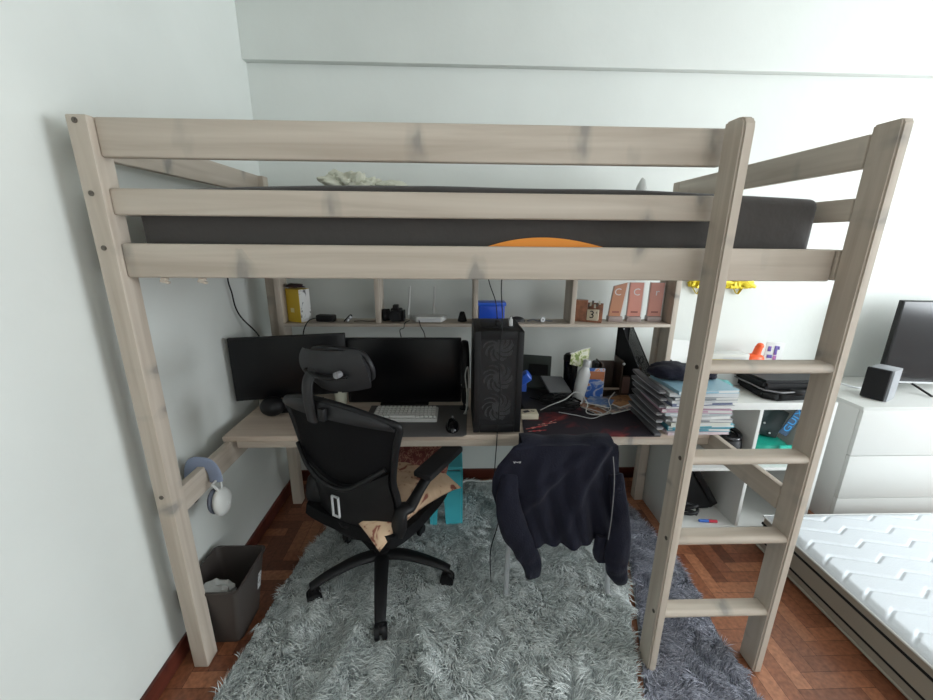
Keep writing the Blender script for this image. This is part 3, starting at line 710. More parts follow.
solo('brown_figurine', MB().sph((.088, .67, Z0+.021), (.014, .014, .021)).sph((.090, .668, Z0+.046), (.010, .010, .011)), mat('tan', (.22, .14, .08), .6), 'small tan figurine beside the glass jar on the desk', 'figurine', sharp=60)

# clutter right of the tower
cb = thing('card_box', 'small cream cardboard box on the mouse mat beside the computer tower', 'box', (1.318, .56, Z0+.0035), local=True)
part('box_body', MB().box(-.040, .040, -.03, .03, 0, .026, .002), mat('cream_card', (.62, .56, .42), .7), cb)
part('box_print', MB().obox((-.012, .002, .0264), (.030, .020, .0005), (0, 0, .4)).obox((.018, .006, .0264), (.018, .008, .0005), (0, 0, -.3)), M['dgrey'], cb)
lp = thing('laptop', 'thin black laptop lying in the clutter beside the computer tower', 'laptop', (1.42, .70, Z0), local=True, rz=.15)
part('laptop_base', MB().box(-.13, .13, -.09, .09, .001, .016, .004), M['blackp'], lp)
part('laptop_lid', MB().obox((0, .0, .045), (.26, .18, .008), (.28, 0, 0), bv=.003), M['dgrey'], lp)
dk = thing('docking_station', 'dark grey slanted dock leaning behind the black laptop', 'docking station', (1.40, .83, Z0), local=True, rz=-.25)
part('dock_body', MB().obox((0, 0, .135), (.15, .020, .20), (math.radians(-52), 0, 0), bv=.004), mat('greenish_grey', (.045, .055, .05), .5), dk)
part('dock_support', MB().box(-.05, .05, .0, .07, 0, .09, .004), M['blackp'], dk)
part('dock_panel', MB().obox((0.01, -.016, .15), (.10, .002, .07), (math.radians(-52), 0, 0)), M['blackp'], dk)
gb = thing('flip_tablet', 'grey tablet propped at an angle over the tangled black cables', 'tablet', (1.47, .69, Z0), local=True, rz=.35)
part('tablet_body', MB().obox((0, 0, .115), (.13, .11, .010), (.45, .15, 0), bv=.003), mat('tablet_grey', (.11, .115, .12), .45), gb)
part('tablet_foot', MB().box(-.03, .03, .0, .03, .078, .105, .004), M['blackp'], gb)
solo('blue_pouch', MB().obox((1.318, .74, Z0+.13), (.050, .05, .075), (.2, math.radians(52), 0), .012, 3).box(1.30, 1.335, .73, .76, Z0, Z0+.105, .004), mat('blue_plastic', (.03, .12, .60), .35), 'bright blue pouch between the computer tower and the dock', 'pouch')
for k, lb in enumerate(['lower coil of black cable in the clutter on the desk', 'upper coil of black cable in the clutter on the desk', 'small coil of black cable beside the white bottle']):
    rg = random.Random(40+k); pts = []
    c = ((1.44, .68, .012), (1.45, .665, .045), (1.53, .65, .012))[k]; R_ = (.085, .065, .05)[k]
    for j in range(34):
        a = j*.62; rr = R_*(.6+.4*rg.random()); pts.append((c[0]+rr*math.cos(a)*1.15, c[1]+rr*.6*math.sin(a), Z0+c[2]+.018*rg.random()+.0007*j))
    cable(lb, pts, .0045, M['blackp'], 4)
ad = thing('power_brick', 'black power adapter brick among the tangled cables', 'adapter', (1.49, .69, Z0), local=True, rz=.5)
part('brick_body', MB().box(-.055, .055, -.024, .024, .052, .082, .006), M['dgrey'], ad)
part('brick_label', MB().box(-.03, .03, -.015, .015, .0821, .0825), M['mgrey'], ad)
cable('white cable curving across the desk clutter to the magazines', [(1.375, .61, Z0+.010), (1.43, .60, Z0+.045), (1.50, .61, Z0+.070), (1.56, .64, Z0+.095), (1.61, .62, Z0+.05), (1.60, .585, Z0+.012), (1.66, .565, Z0+.010), (1.72, .60, Z0+.02), (1.74, .68, Z0+.035), (1.80, .76, Z0+.045)], .0024, M['white'])
cable('grey cable running under the white cable on the mouse mat', [(1.47, .60, Z0+.008), (1.55, .56, Z0+.008), (1.61, .53, Z0+.008), (1.67, .575, Z0+.012), (1.62, .63, Z0+.012)], .002, M['lgrey'])
tb = thing('tumbler', 'tall black tumbler behind the white bottle', 'tumbler', (1.565, .78, Z0))
part('tumbler_body', MB().lathe([(.028, 0), (.030, .004), (.037, .21), (.037, .215)], (1.565, .78, Z0)), M['blackg'], tb)
part('tumbler_lid', MB().lathe([(.039, 0), (.039, .018), (.030, .030), (.012, .032)], (1.565, .78, Z0+.2152)), M['blackp'], tb)
pn = thing('patterned_card', 'green and cream patterned card propped on the black tumbler', 'card', (1.60, .735, Z0), local=False)
part('card_sheet', MB().prism([(-.048, -.04), (.040, -.062), (.056, .046), (.012, .034), (-.040, .012)], .003, Matrix.Translation((1.590, .738, .992)) @ Euler((math.radians(80), 0, math.radians(4))).to_matrix().to_4x4()), voro('green_print', [(0, (.06, .10, .03)), (.42, (.22, .30, .08)), (.5, (.62, .62, .40)), (.62, (.72, .72, .62)), (1, (.30, .36, .12))], 34, .6), pn)
part('card_edge', MB().tube([(1.543, .735, 1.005), (1.60, .734, 1.029), (1.646, .734, 1.039)], .004, smooth=2), M['whitem'], pn)
bt = thing('water_bottle', 'slim white bottle leaning in the middle of the desk clutter', 'bottle', (1.585, .70, Z0), local=True)
tilt = Matrix.Translation((0, 0, .012)) @ Euler((0, math.radians(9), 0)).to_matrix().to_4x4()
part('bottle_body', MB().lathe([(.022, 0), (.027, .004), (.031, .10), (.031, .16), (.020, .185), (.016, .195)], mtx=tilt), mat('bottle_white', (.66, .67, .67), .35), bt, 50)
part('bottle_cap', MB().lathe([(.017, .1955), (.018, .197), (.018, .225), (.015, .229)], mtx=tilt), M['lgrey'], bt, 50)
bb = thing('picture_book', 'blue and orange illustrated book standing behind the white bottle', 'book', (1.69, .755, Z0), local=True, rz=-.10)
part('book_cover', MB().box(-.044, .044, 0, .012, 0, .175, .001), voro('blue_cover', [(0, (.02, .07, .30)), (.45, (.04, .13, .45)), (.56, (.45, .5, .6)), (.62, (.6, .22, .08)), (1, (.8, .6, .4))], 22, .4), bb)
part('cover_band', MB().box(-.043, .043, -.0012, -.0002, .118, .160), mat('cover_orange', (.45, .16, .07), .5), bb)
part('page_edge', MB().box(.0442, .0452, .002, .010, .002, .173), M['whitem'], bb)
bs = thing('black_box', 'narrow black box standing between the blue book and the brown organiser', 'box', (1.715, .83, Z0))
part('box_body', MB().box(1.700, 1.727, .80, .86, Z0, Z0+.19, .012, 3), M['blackp'], bs)
# brown wooden organiser
brw = mat('brown_wood', (.055, .032, .022), .45, var=.3, vscale=20)
og = thing('desk_organiser', 'dark brown wooden desk organiser with open compartments', 'desk organiser', (1.86, .88, Z0))
om = MB()
OX, OY = -.045, -.015
for a in ((1.775, 1.783, .80, .90, Z0+.0, Z0+.19), (1.875, 1.883, .79, .90, Z0, Z0+.21), (1.975, 1.983, .80, .90, Z0, Z0+.17)): om.box(a[0]+OX, a[1]+OX, a[2]+OY, a[3]+OY, a[4], a[5], .002)
om.box(1.783+OX, 1.975+OX, .892+OY, .90+OY, Z0, Z0+.18, .002).box(1.783+OX, 1.975+OX, .80+OY, .892+OY, Z0, Z0+.010, .001).box(1.8832+OX, 1.9748+OX, .79+OY, .80+OY, Z0+.0, Z0+.13, .002)
part('organiser_body', om, brw, og)
lab(part('drawer_front', MB().box(1.885+OX, 1.973+OX, .782+OY, .7898+OY, Z0+.035, Z0+.125, .002), mat('red_brown', (.16, .09, .075), .5), og), 'lighter red-brown front panel')
part('shelf_edge', MB().box(1.7832+OX, 1.8748+OX, .795+OY, .7998+OY, Z0+.05, Z0+.062, .001), mat('pale_brown', (.30, .22, .17), .5), og)
part('knob', MB().sph((1.879+OX, .782+OY, Z0+.195), .007), M['chrome'], og)
# magazines lying on the desk
mags = [((1.73, .69), .25, .16, .5, 0, [(0, (.22, .08, .04)), (.5, (.38, .18, .10)), (.6, (.55, .5, .45)), (1, (.2, .2, .25))], 'brown covered magazine at the bottom of the loose pile on the desk'),
        ((1.80, .70), .26, .17, .42, .008, [(0, (.45, .47, .45)), (.45, (.12, .12, .14)), (.55, (.55, .42, .35)), (1, (.30, .12, .08))], 'magazine with a grey and black cover in the loose pile'),
        ((1.845, .725), .22, .10, .55, .016, [(0, (.32, .14, .06)), (.5, (.50, .26, .12)), (.62, (.18, .07, .04)), (1, (.6, .5, .4))], 'orange-brown magazine on top of the loose pile near the organiser'),
        ((1.70, .695), .12, .11, -.6, .017, [(0, (.06, .12, .30)), (.5, (.12, .22, .42)), (.62, (.5, .5, .5)), (1, (.4, .2, .1))], 'blue covered booklet on the loose pile below the blue book')]
for i, ((x, y), a, b, r_, z, stp, lb) in enumerate(mags):
    t = thing('magazine', lb, 'magazine', (x, y, Z0+.001+z), group='loose magazines on the desk', local=True, rz=r_)
    part('cover', MB().box(-a/2, a/2, -b/2, b/2, .0055, .0068), voro('mag%d' % i, stp, 18, .35), t)
    part('pages', MB().box(-a/2+.001, a/2-.001, -b/2+.001, b/2-.001, 0, .0054), M['whitem'], t)
# black mesh magazine rack
rk = thing('magazine_rack', 'black wire mesh magazine rack standing behind the stack of books', 'magazine rack', (1.87, .90, Z0), local=False); rk.rotation_euler.z = math.radians(17)
part('rack_back', MB().box(1.835, 1.905, .898, .906, Z0, Z0+.365, .001), M['blackp'], rk)
def rside(x, n):
    prof = [(.898, 0), (.898, .365), (.875, .365), (.66, .115), (.66, 0)]
    pr = [(y, z+Z0) for y, z in prof]
    part(n, MB().prism(pr, .0012, Matrix(((0, 0, 1, x), (1, 0, 0, 0), (0, 1, 0, 0), (0, 0, 0, 1)))), M['perf'], rk)
    part('side_frame', MB().tube([(x, y, z) for y, z in pr]+[(x, pr[0][0], pr[0][1])], .003, smooth=1), M['blackp'], rk)
rside(1.836, 'mesh_side'); rside(1.905, 'mesh_side')
part('rack_front', MB().box(1.8372, 1.9038, .658, .662, Z0+.004, Z0+.115), M['perf'], rk)
part('rivet', MB().sph((1.868, .8965, Z0+.350), .0045), M['lgrey'], rk)
# tall stack of books: each one a thing
cols = [((.55, .45, .48), 'pink'), ((.05, .26, .34), 'teal'), ((.10, .34, .42), 'blue-green'), ((.55, .56, .50), 'cream'), ((.24, .25, .27), 'grey'), ((.50, .50, .50), 'pale grey'), ((.40, .44, .46), 'silver-grey'),
        ((.46, .28, .36), 'rose'), ((.60, .60, .60), 'white'), ((.12, .14, .22), 'dark blue'), ((.50, .52, .54), 'light grey'), ((.20, .22, .24), 'charcoal'), ((.55, .57, .58), 'off-white'), ((.25, .42, .52), 'sky blue')]
hts = [.013, .015, .013, .019, .014, .016, .014, .016, .013, .015, .014, .013, .017, .015]
ordn = ['bottom', 'second from bottom', 'third from bottom', 'fourth from bottom', 'fifth from bottom', 'sixth from bottom', 'seventh from bottom', 'seventh from top', 'sixth from top', 'fifth from top', 'fourth from top', 'third from top', 'second from top', 'topmost']
z = Z0+.0005
rg = random.Random(3)
cov_g = mat('cover_grey', (.13, .13, .14), .5)
tops = []
for i, ((c, nm), h_) in enumerate(zip(cols, hts)):
    W_, D_ = .285+rg.uniform(-.02, .012), .215+rg.uniform(-.012, .01)
    dx, dy, rr = rg.uniform(-.014, .012), rg.uniform(-.010, .010), rg.uniform(-.10, .10)
    xc = 2.008+dx+(.012 if i < 3 else 0); yc = .482+dy+.010*math.sin(i)
    t = thing('book', '%s book in the tall stack behind the ladder, %s of the stack' % (nm, ordn[i]), 'book', (xc, yc, z), group='books in the tall stack at the right end of the desk', local=True, rz=rr)
    cm = mat('cover_'+nm.replace(' ', '_'), c, .45)
    part('cover', MB().box(-W_/2, W_/2, -D_/2, D_/2, 0, .0016).box(-W_/2, W_/2, -D_/2, D_/2, h_-.0018, h_-.0002).box(-W_/2, -W_/2+.0018, -D_/2, D_/2, .0016, h_-.0018), [cm], t)
    pg = M['whitem'] if i % 3 else cm
    part('pages', MB().box(-W_/2+.002, W_/2-.003, -D_/2+(.003 if i % 3 else .0), D_/2-.003, .0017, h_-.0019), pg, t)
    part('spine_band', MB().box(-W_/2+.02, W_/2*.3, -D_/2-.0008, -D_/2-.0001, h_*.3, h_*.72), cm if i % 3 else M['lgrey'], t)
    z += h_
ztop = z
# grey ring-bound folders fanning out at the left of the stack
for i in range(7):
    zz = Z0+.0005+.030*i
    t = thing('folder', ['bottom', 'second', 'third', 'fourth', 'fifth', 'sixth', 'topmost'][i]+' grey folder of the pile fanning out at the left of the book stack', 'folder', (1.84, .50, zz), group='grey folders leaning on the book stack')
    def fold_(u, v, i=i, zz=zz):
        x = 1.822+.028*u; y = .368+.006*i+.27*v
        return Vector((x+.006*math.sin(v*2+i*1.7)+.003*i, y, zz+.0105+.007*v*v+.0005*i))
    part('folder_cover', MB().grid(lambda u, v: fold_(u, v), 4, 14, th=.009), cov_g, t, 60)
    part('folder_pages', MB().grid(lambda u, v: fold_(.1+u*.9, .01+v*.98)+Vector((0, 0, -.0095)), 4, 14, th=.005), M['lgrey'], t, 60)
nv = crumple((1.950, .53, ztop+.032), (.105, .075, .042), .16, 21, 4); solo('navy_pouch', nv, M['navy'], 'dark navy cloth pouch lying on top of the tall stack of books', 'pouch', sharp=80)
solo('dark_cloth', crumple((2.10, .53, ztop+.018), (.05, .05, .022), .2, 33, 4), M['navy'], 'small dark blue cloth on the book stack behind the ladder rail', 'cloth', sharp=80)
sc_ = thing('scissors', 'black handled scissors standing in the brown organiser', 'scissors', (1.95, .85, Z0+.011))
for dx in (-.012, .012):
    part('handle', MB().tube([(1.95+dx+.010*math.cos(a), .85, Z0+.19+.020*math.sin(a)) for a in np.linspace(0, 2*PI, 17)], .003, smooth=1), M['blackp'], sc_)
part('blades', MB().box(1.944, 1.956, .849, .851, Z0+.012, Z0+.172), M['chrome'], sc_)

# ------------------------------------------------------------------ things on the shelf
ZS = 1.1305
yb = thing('yellow_box', 'yellow cardboard box with a white printed side at the left end of the shelf', 'box', (.172, .915, ZS), local=True, rz=math.radians(-28))
ylw = mat('yellow_card', (.62, .42, .03), .5)
part('box_body', MB().box(-.046, .046, -.035, .035, 0, .168, .002), ylw, yb)
lab(part('printed_side', MB().box(.0462, .0475, -.033, .033, .002, .166), voro('white_print', [(0, (.65, .65, .62)), (.55, (.7, .7, .68)), (.62, (.1, .1, .1)), (1, (.1, .1, .1))], 16, .5), yb), 'white side with black marks')
part('front_print', MB().box(-.018, .006, -.0365, -.0352, .05, .072), mat('pale_yellow', (.75, .68, .35), .5), yb)
solo('dark_wrapper', crumple((.165, .90, ZS+.183), (.05, .03, .012), .4, 9, 3), mat('maroon', (.03, .012, .014), .6), 'dark wrapper lying on top of the yellow box', 'wrapper', sharp=80)
ap = thing('charger', 'black charger brick on the shelf beside the yellow box', 'charger', (.31, .91, ZS), local=True, rz=-.15)
part('charger_body', MB().box(-.05, .045, -.022, .022, 0, .034, .008, 3), M['blackp'], ap)
cable('black cable hanging from the charger on the shelf behind the inward-turned monitor', [(.262, .905, ZS+.018), (.235, .865, ZS+.012), (.215, .838, ZS-.03), (.205, .835, ZS-.10), (.21, .83, 1.0)], .003, M['blackp'])
jw = thing('earring', 'small silver and black trinket on the shelf', 'trinket', (.42, .885, ZS))
part('gem', MB().sph((.437, .885, ZS+.024), (.010, .006, .013)).sph((.424, .885, ZS+.010), (.009, .006, .009)), M['chrome'], jw, 60)
part('hook', MB().tube([(.405, .885, ZS+.004), (.42, .88, ZS+.020), (.440, .885, ZS+.038), (.448, .885, ZS+.030)], .003), M['blackp'], jw)
cable('thin dark cord lying along the shelf near the camera', [(.455, .89, ZS+.004), (.49, .90, ZS+.004), (.53, .89, ZS+.004), (.565, .90, ZS+.004)], .0028, M['bolt'])
cm_ = thing('camera', 'black camera with a long lens on the shelf', 'camera', (.65, .925, ZS))
part('camera_body', MB().box(.640, .700, .90, .945, ZS, ZS+.068, .010, 3).box(.652, .682, .905, .94, ZS+.062, ZS+.086, .007, 3), M['blackp'], cm_)
part('lens', MB().cyl((.636, .918, ZS+.034), (.598, .908, ZS+.034), .031, bv=.003).cyl((.66, .90, ZS+.034), (.662, .872, ZS+.034), .028, bv=.003), M['blackm'], cm_)
part('lens_ring', MB().cyl((.6125, .912, ZS+.034), (.606, .910, ZS+.034), .0325), M['dgrey'], cm_)
part('hand_grip', MB().box(.7002, .714, .895, .94, ZS+.002, ZS+.058, .005), M['blackm'], cm_)
rt = thing('router', 'white wireless router with two upright antennas on the shelf', 'router', (.83, .93, ZS))
part('router_body', MB().prism([(.735, .945), (.775, .872), (.905, .872), (.935, .95), (.90, .975), (.77, .975)], .026, Matrix.Translation((0, 0, ZS+.002)), bv=.005), M['white'], rt)
part('port_strip', MB().box(.785, .90, .8695, .8716, ZS+.008, ZS+.022), M['lgrey'], rt)
for xa, xb in ((.723, .738), (.858, .866)):
    part('antenna', MB().tube([(xa, .968, ZS+.02), ((xa+xb)/2, .972, ZS+.09), (xb, .97, ZS+.175)], [.006, .005, .004], flat=(1.2, .7)), M['whitem'], rt)
cable('pair of black cables hanging behind the shelf above the wide monitor', [(.70, .84, 1.06), (.695, .838, 1.10), (.715, .835, 1.112), (.72, .848, ZS+.004), (.74, .88, ZS+.01)], .0025, M['blackp'])
cable('black cable dropping from the router to the wide monitor', [(.79, .87, ZS+.012), (.80, .842, 1.118), (.815, .84, 1.09), (.822, .838, 1.06)], .0025, M['blackp'])
kn = thing('small_speaker', 'small black cone-shaped object on the shelf near the blue box', 'speaker', (1.015, .92, ZS))
part('cone', MB().lathe([(.024, 0), (.025, .004), (.013, .046), (.010, .050)], (1.012, .92, ZS)), M['blackp'], kn)
bx_ = thing('blue_box', 'bright blue plastic box with a lid on the shelf behind the computer tower', 'box', (1.165, .93, ZS))
part('box_body', MB().box(1.098, 1.232, .895, .965, ZS, ZS+.085, .004), mat('blue_box', (.01, .07, .50), .35), bx_)
part('lid', MB().box(1.092, 1.238, .889, .971, ZS+.0852, ZS+.103, .004), mat('blue_lid', (.015, .10, .58), .35), bx_)
mouse('computer_mouse', 'dark mouse lying on the shelf right of the blue box', (1.30, .915, ZS), PI/2, M['dgrey'], .75)
wt = thing('wristwatch', 'small wristwatch with a grey strap on the shelf', 'watch', (1.42, .91, ZS))
part('strap', MB().tube([(1.355, .90, ZS+.007), (1.385, .905, ZS+.012), (1.41, .90, ZS+.007), (1.445, .905, ZS+.008), (1.485, .90, ZS+.006)], .006, flat=(1.8, .6)), M['mgrey'], wt)
part('dial', MB().cyl((1.43, .893, ZS+.014), (1.432, .886, ZS+.015), .013, bv=.001), M['lgrey'], wt)
part('dial_centre', MB().cyl((1.432, .886, ZS+.015), (1.4325, .8845, ZS+.0152), .004), M['blackp'], wt)
# perpetual calendar
cal = thing('wooden_calendar', 'wooden block calendar showing 3 on the shelf', 'calendar', (1.68, .92, ZS), local=True, rz=math.radians(-24))
cw = mat('calendar_wood', (.24, .10, .055), .5, var=.35, vscale=30)
part('holder', MB().box(-.075, -.008, -.02, .025, 0, .112, .002).box(-.0078, .070, .010, .025, 0, .098, .002).box(-.0078, .07, -.022, .0098, 0, .010, .001), cw, cal)
lab(part('number_block', MB().box(-.006, .052, -.020, .0095, .0102, .066, .002), mat('block_cream', (.62, .55, .42), .6), cal), 'cream block with the number')
part('number', MB().text('3', .056, Matrix.Translation((.019, -.0203, .040)) @ Euler((PI/2, 0, 0)).to_matrix().to_4x4(), .0008).text('s', .020, Matrix.Translation((.042, -.0203, .055)) @ Euler((PI/2, 0, 0)).to_matrix().to_4x4(), .0008), M['blackp'], cal)
for k in range(6):
    part('date_tile', MB().obox((-.004+.011*k, -.004+.004*(k % 2), .083+.010*(k % 3)), (.010, .004, .020), (0, .25-.1*k, 0), .001), M['cream'] if k % 2 else M['bolt'], cal)
# three pink award plaques
pk = mat('pink_plaque', (.62, .26, .20), .3); pk2 = mat('copper_plaque', (.50, .23, .13), .3); clr = mat('clear_edge', (.70, .66, .64), .15)
def plaque(x, slant, m, emblem, lb):
    t = thing('award_plaque', lb, 'plaque', (x, .93, ZS), group=None, local=True, rz=math.radians(-6))
    w_ = .034
    front = [(-w_, .028), (w_-(.008 if slant else 0), .028), (w_+(.012 if slant else 0), .205), (-w_*.55 if slant else -w_, .185 if slant else .205)]
    part('plaque_face', MB().prism(front, .012, Matrix(((1, 0, 0, 0), (0, 0, -1, .006), (0, 1, 0, 0), (0, 0, 0, 1))), bv=.001), m, t)
    part('clear_edge', MB().prism([(a*1.0+.0+(.010 if a > 0 else 0), b) for a, b in front], .010, Matrix(((1, 0, 0, 0), (0, 0, -1, .018), (0, 1, 0, 0), (0, 0, 0, 1)))), clr, t)
    part('base', MB().box(-.036, .036, -.02, .028, 0, .0275, .002), mat('base_'+emblem, (.34, .27, .25), .3), t)
    part('emblem', MB().text(emblem, .052, Matrix.Translation((.002, -.0062, .155)) @ Euler((PI/2, 0, 0)).to_matrix().to_4x4(), .0006), clr, t)
    part('caption', MB().box(-.018, .018, -.0072, -.0062, .046, .055), mat('cap_'+emblem, (.28, .09, .07), .5), t)
plaque(1.826, True, pk2, 'C', 'copper-coloured slanted award plaque marked with a C on the shelf')
plaque(1.926, False, pk, 'C', 'middle one of the three pink award plaques on the shelf')
plaque(2.036, False, pk, 'r', 'pink award plaque standing against the shelf end board')

# ------------------------------------------------------------------ left side: headphones, bin, cord
hp_ = thing('headphones', 'white and grey over-ear headphones hanging over the lower bed rail', 'headphones', (.05, .21, .54))
arcp = [(.070, .205, .655), (.066, .207, .695), (.050, .208, .725), (.022, .208, .7335), (-.004, .208, .730), (-.020, .209, .70), (-.028, .210, .66)]
part('headband', MB().tube(arcp, .022, seg=14, flat=(1.15, .22)), mat('slate_blue', (.22, .26, .36), .7), hp_, 60)
def yoke(x):
    return MB().tube([(x, .178, .660), (x+.012, .195, .615), (x+.030, .206, .560)], .0055).tube([(x, .232, .662), (x+.016, .202, .604)], .0045, smooth=1).tube([(x, .178, .660), (x, .232, .662)], .0045, smooth=1)
part('yoke', yoke(.070), M['white'], hp_, 60)
part('ear_cup', MB().sph((.078, .205, .570), (.024, .050, .060), rot=(.25, 0, 0)), M['white'], hp_, 60)
part('ear_pad', MB().sph((.056, .200, .575), (.016, .044, .054), rot=(.25, 0, 0)), mat('slate_pad', (.10, .11, .14), .8), hp_, 60)
part('ear_cup', MB().sph((-.044, .215, .60), (.014, .038, .048), rot=(.2, 0, 0)), M['white'], hp_, 60)
part('ear_pad', MB().sph((-.030, .215, .60), (.012, .034, .044), rot=(.2, 0, 0)), M['dgrey'], hp_, 60)
wb = thing('waste_bin', 'dark brown-grey rectangular plastic waste bin between the bed post and the rug', 'waste bin', (.055, .17, .001))
def binring(z, g=0): 
    t = z/.28; x0_, x1_, y0_, y1_ = .005-.045*t, .125+.040*t, .095-.035*t, .262+.03*t
    r_ = .022; out = []
    for cx_, cy_, a0 in ((x1_-r_, y1_-r_, 0), (x0_+r_, y1_-r_, PI/2), (x0_+r_, y0_+r_, PI), (x1_-r_, y0_+r_, 3*PI/2)):
        for k in range(5):
            a = a0+k*PI/8; out.append((cx_+(r_-g)*math.cos(a), cy_+(r_-g)*math.sin(a), z+.002))
    return out
b = bmesh.new(); rings = [[b.verts.new(p) for p in rr_] for rr_ in (binring(0), binring(.14), binring(.268), [(p[0]+(.006 if p[0] > .05 else -.006), p[1]+(.006 if p[1] > .17 else -.006), p[2]) for p in binring(.270)], [(p[0]+(.006 if p[0] > .05 else -.006), p[1]+(.006 if p[1] > .17 else -.006), p[2]) for p in binring(.280)], binring(.282, .002), binring(.14, .004), binring(.006, .004))]
for a, d in zip(rings, rings[1:]):
    n = len(a)
    for k in range(n): b.faces.new((a[k], a[(k+1) % n], d[(k+1) % n], d[k]))
b.faces.new(rings[0][::-1]); b.faces.new(rings[-1]); m = MB(); m._merge(b)
part('bin_body', m, mat('bin_plastic', (.050, .042, .038), .45), wb, 50)
ux = Vector((.1605, 0, 1)).normalized(); uy = Vector((0, -1, 0)); un = ux.cross(uy)
lmx = Matrix(((ux.x, uy.x, un.x, .1555), (ux.y, uy.y, un.y, .225), (ux.z, uy.z, un.z, .175), (0, 0, 0, 1)))
part('bin_lettering', MB().text('IIEIIEI', .036, Matrix.Translation(un*.003) @ lmx, .001), M['lgrey'], wb)
solo('crumpled_paper', crumple((.050, .135, .215), (.055, .045, .035), .4, 17, 3), M['whitem'], 'crumpled white paper inside the waste bin', 'paper', sharp=20)
cable('black power cord hanging from the bed rail down to the inward-turned monitor', [(-.05, .715, 1.44), (-.055, .715, 1.355), (-.052, .725, 1.30), (-.05, .735, 1.23), (-.045, .77, 1.17), (.0, .79, 1.10), (.06, .765, 1.02), (.12, .73, .98)], .0035, M['blackp'])
solo('wall_plug', MB().box(-.062, -.035, .70, .73, 1.39, 1.4355, .004), M['blackp'], 'black plug at the top of the hanging power cord', 'plug')
for x, y, nm in ((.145, .50, 'left'), (.25, .48, 'right')):
    solo('rail_clip', MB().box(x-.007, x+.008, .024, .04, 1.427, 1.4355, .002).obox((x, .032, 1.424), (.024, .012, .007), (0, .3, 0), .002), WX, 'small wooden peg under the bed side rail, %s of the two' % nm, 'peg')

# ------------------------------------------------------------------ white cube shelf (right)
W_ = M['white']
ks = thing('cube_shelf', 'white four-compartment cube shelf standing behind the ladder', 'cube shelf', (2.52, .86, 0))
KX0, KX1, KY0, KY1 = 2.137, 2.905, .66, 1.05
part('side_panel', MB().box(KX0, KX0+.038, KY0, KY1, 0, .77, .002), W_, ks)
part('side_panel', MB().box(KX1-.038, KX1, KY0, KY1, 0, .77, .002), W_, ks)
part('top_panel', MB().box(KX0+.0382, KX1-.0382, KY0, KY1, .732, .77, .002), W_, ks)
part('bottom_panel', MB().box(KX0+.0382, KX1-.0382, KY0, KY1, .0, .038, .002), W_, ks)
part('middle_shelf', MB().box(KX0+.0382, KX1-.0382, KY0+.002, KY1, .384, .402, .001), W_, ks)
part('divider', MB().box(2.512, 2.530, KY0+.002, KY1, .4022, .7318, .001), W_, ks)
part('divider', MB().box(2.512, 2.530, KY0+.002, KY1, .0382, .3838, .001), W_, ks)
sk = thing('round_speaker', 'round black speaker lying in the upper left compartment of the cube shelf', 'speaker', (2.45, .76, .4022))
part('speaker_body', MB().lathe([(.055, 0), (.070, .010), (.074, .08), (.068, .14), (.04, .155)], (2.432, .745, .403)), M['blackp'], sk, 60)
part('speaker_rim', MB().tube([(2.432+.055*math.cos(a), .745+.055*math.sin(a), .563+.012*math.sin(a)) for a in np.linspace(0, 2*PI, 25)], .013, smooth=1), M['blackg'], sk, 60)
solo('power_button_disc', MB().cyl((2.470, .678, .44), (2.472, .672, .44), .006), M['lgrey'], 'tiny silver disc beside the round speaker', 'disc')
teal = mat('teal_plastic', (.01, .33, .24), .45)
tl = thing('teal_bag', 'teal bag at the bottom of the upper right compartment of the cube shelf', 'bag', (2.69, .78, .4022))
part('bag_body', crumple((2.685, .80, .455), (.125, .10, .062), .12, 51, 4), teal, tl, 80)
lab(part('flap', MB().obox((2.735, .700, .470), (.10, .012, .085), (.12, 0, .06), .005), mat('teal_light', (.03, .48, .36), .5), tl), 'lighter teal flap')
part('tag', MB().cyl((2.765, .690, .512), (2.767, .685, .512), .009), M['blackp'], tl)
db = thing('dark_case', 'dark green-black box tilted on the teal bag in the cube shelf', 'box', (2.68, .76, .5))
part('box_body', MB().obox((2.665, .84, .61), (.20, .12, .16), (0, .30, 0), .01, 3), mat('dark_teal', (.012, .028, .028), .35), db)
for p in ((2.645, .774, .605), (2.685, .772, .545)): part('stud', MB().sph(p, .006), M['lgrey'], db)
bs_ = thing('blue_label', 'bright blue strip with dark letters GURU in the cube shelf', 'label', (2.745, .70, .60))
mtx = Matrix.Translation((2.748, .715, .645)) @ Euler((PI/2, math.radians(-62), 0), 'XYZ').to_matrix().to_4x4()
rm = Matrix.Translation((2.748, .715, .645)) @ Matrix.Rotation(PI/2, 4, 'X') @ Matrix.Rotation(math.radians(62), 4, 'Z')
m = MB(); m.box(-.09, .09, -.026, .026, -.004, 0, .001, 2, rm)
part('strip', m, mat('label_dark', (.02, .06, .12), .4), bs_)
m = MB().text('GUIX', .058, rm @ Matrix.Translation((0, 0, .0006)), .0008)
part('letters', m, mat('label_blue', (.02, .28, .62), .4), bs_)
bs_['label'] = 'dark strip with bright blue letters tilted beside the dark box in the cube shelf'
bp_ = thing('black_backpack', 'black folded bag leaning in the lower left compartment of the cube shelf', 'bag', (2.34, .85, .0385))
part('bag_body', MB().prism([(2.185, .040), (2.47, .040), (2.495, .062), (2.36, .235), (2.29, .365), (2.185, .372)], .13, Matrix(((1, 0, 0, 0), (0, 0, -1, .93), (0, 1, 0, 0), (0, 0, 0, 1))), bv=.014), M['blackm'], bp_, 60)
part('bag_strap', MB().tube([(2.30, .792, .355), (2.36, .79, .26), (2.42, .792, .17), (2.475, .79, .085)], .012, flat=(.5, 1.4)), M['blackp'], bp_, 60)
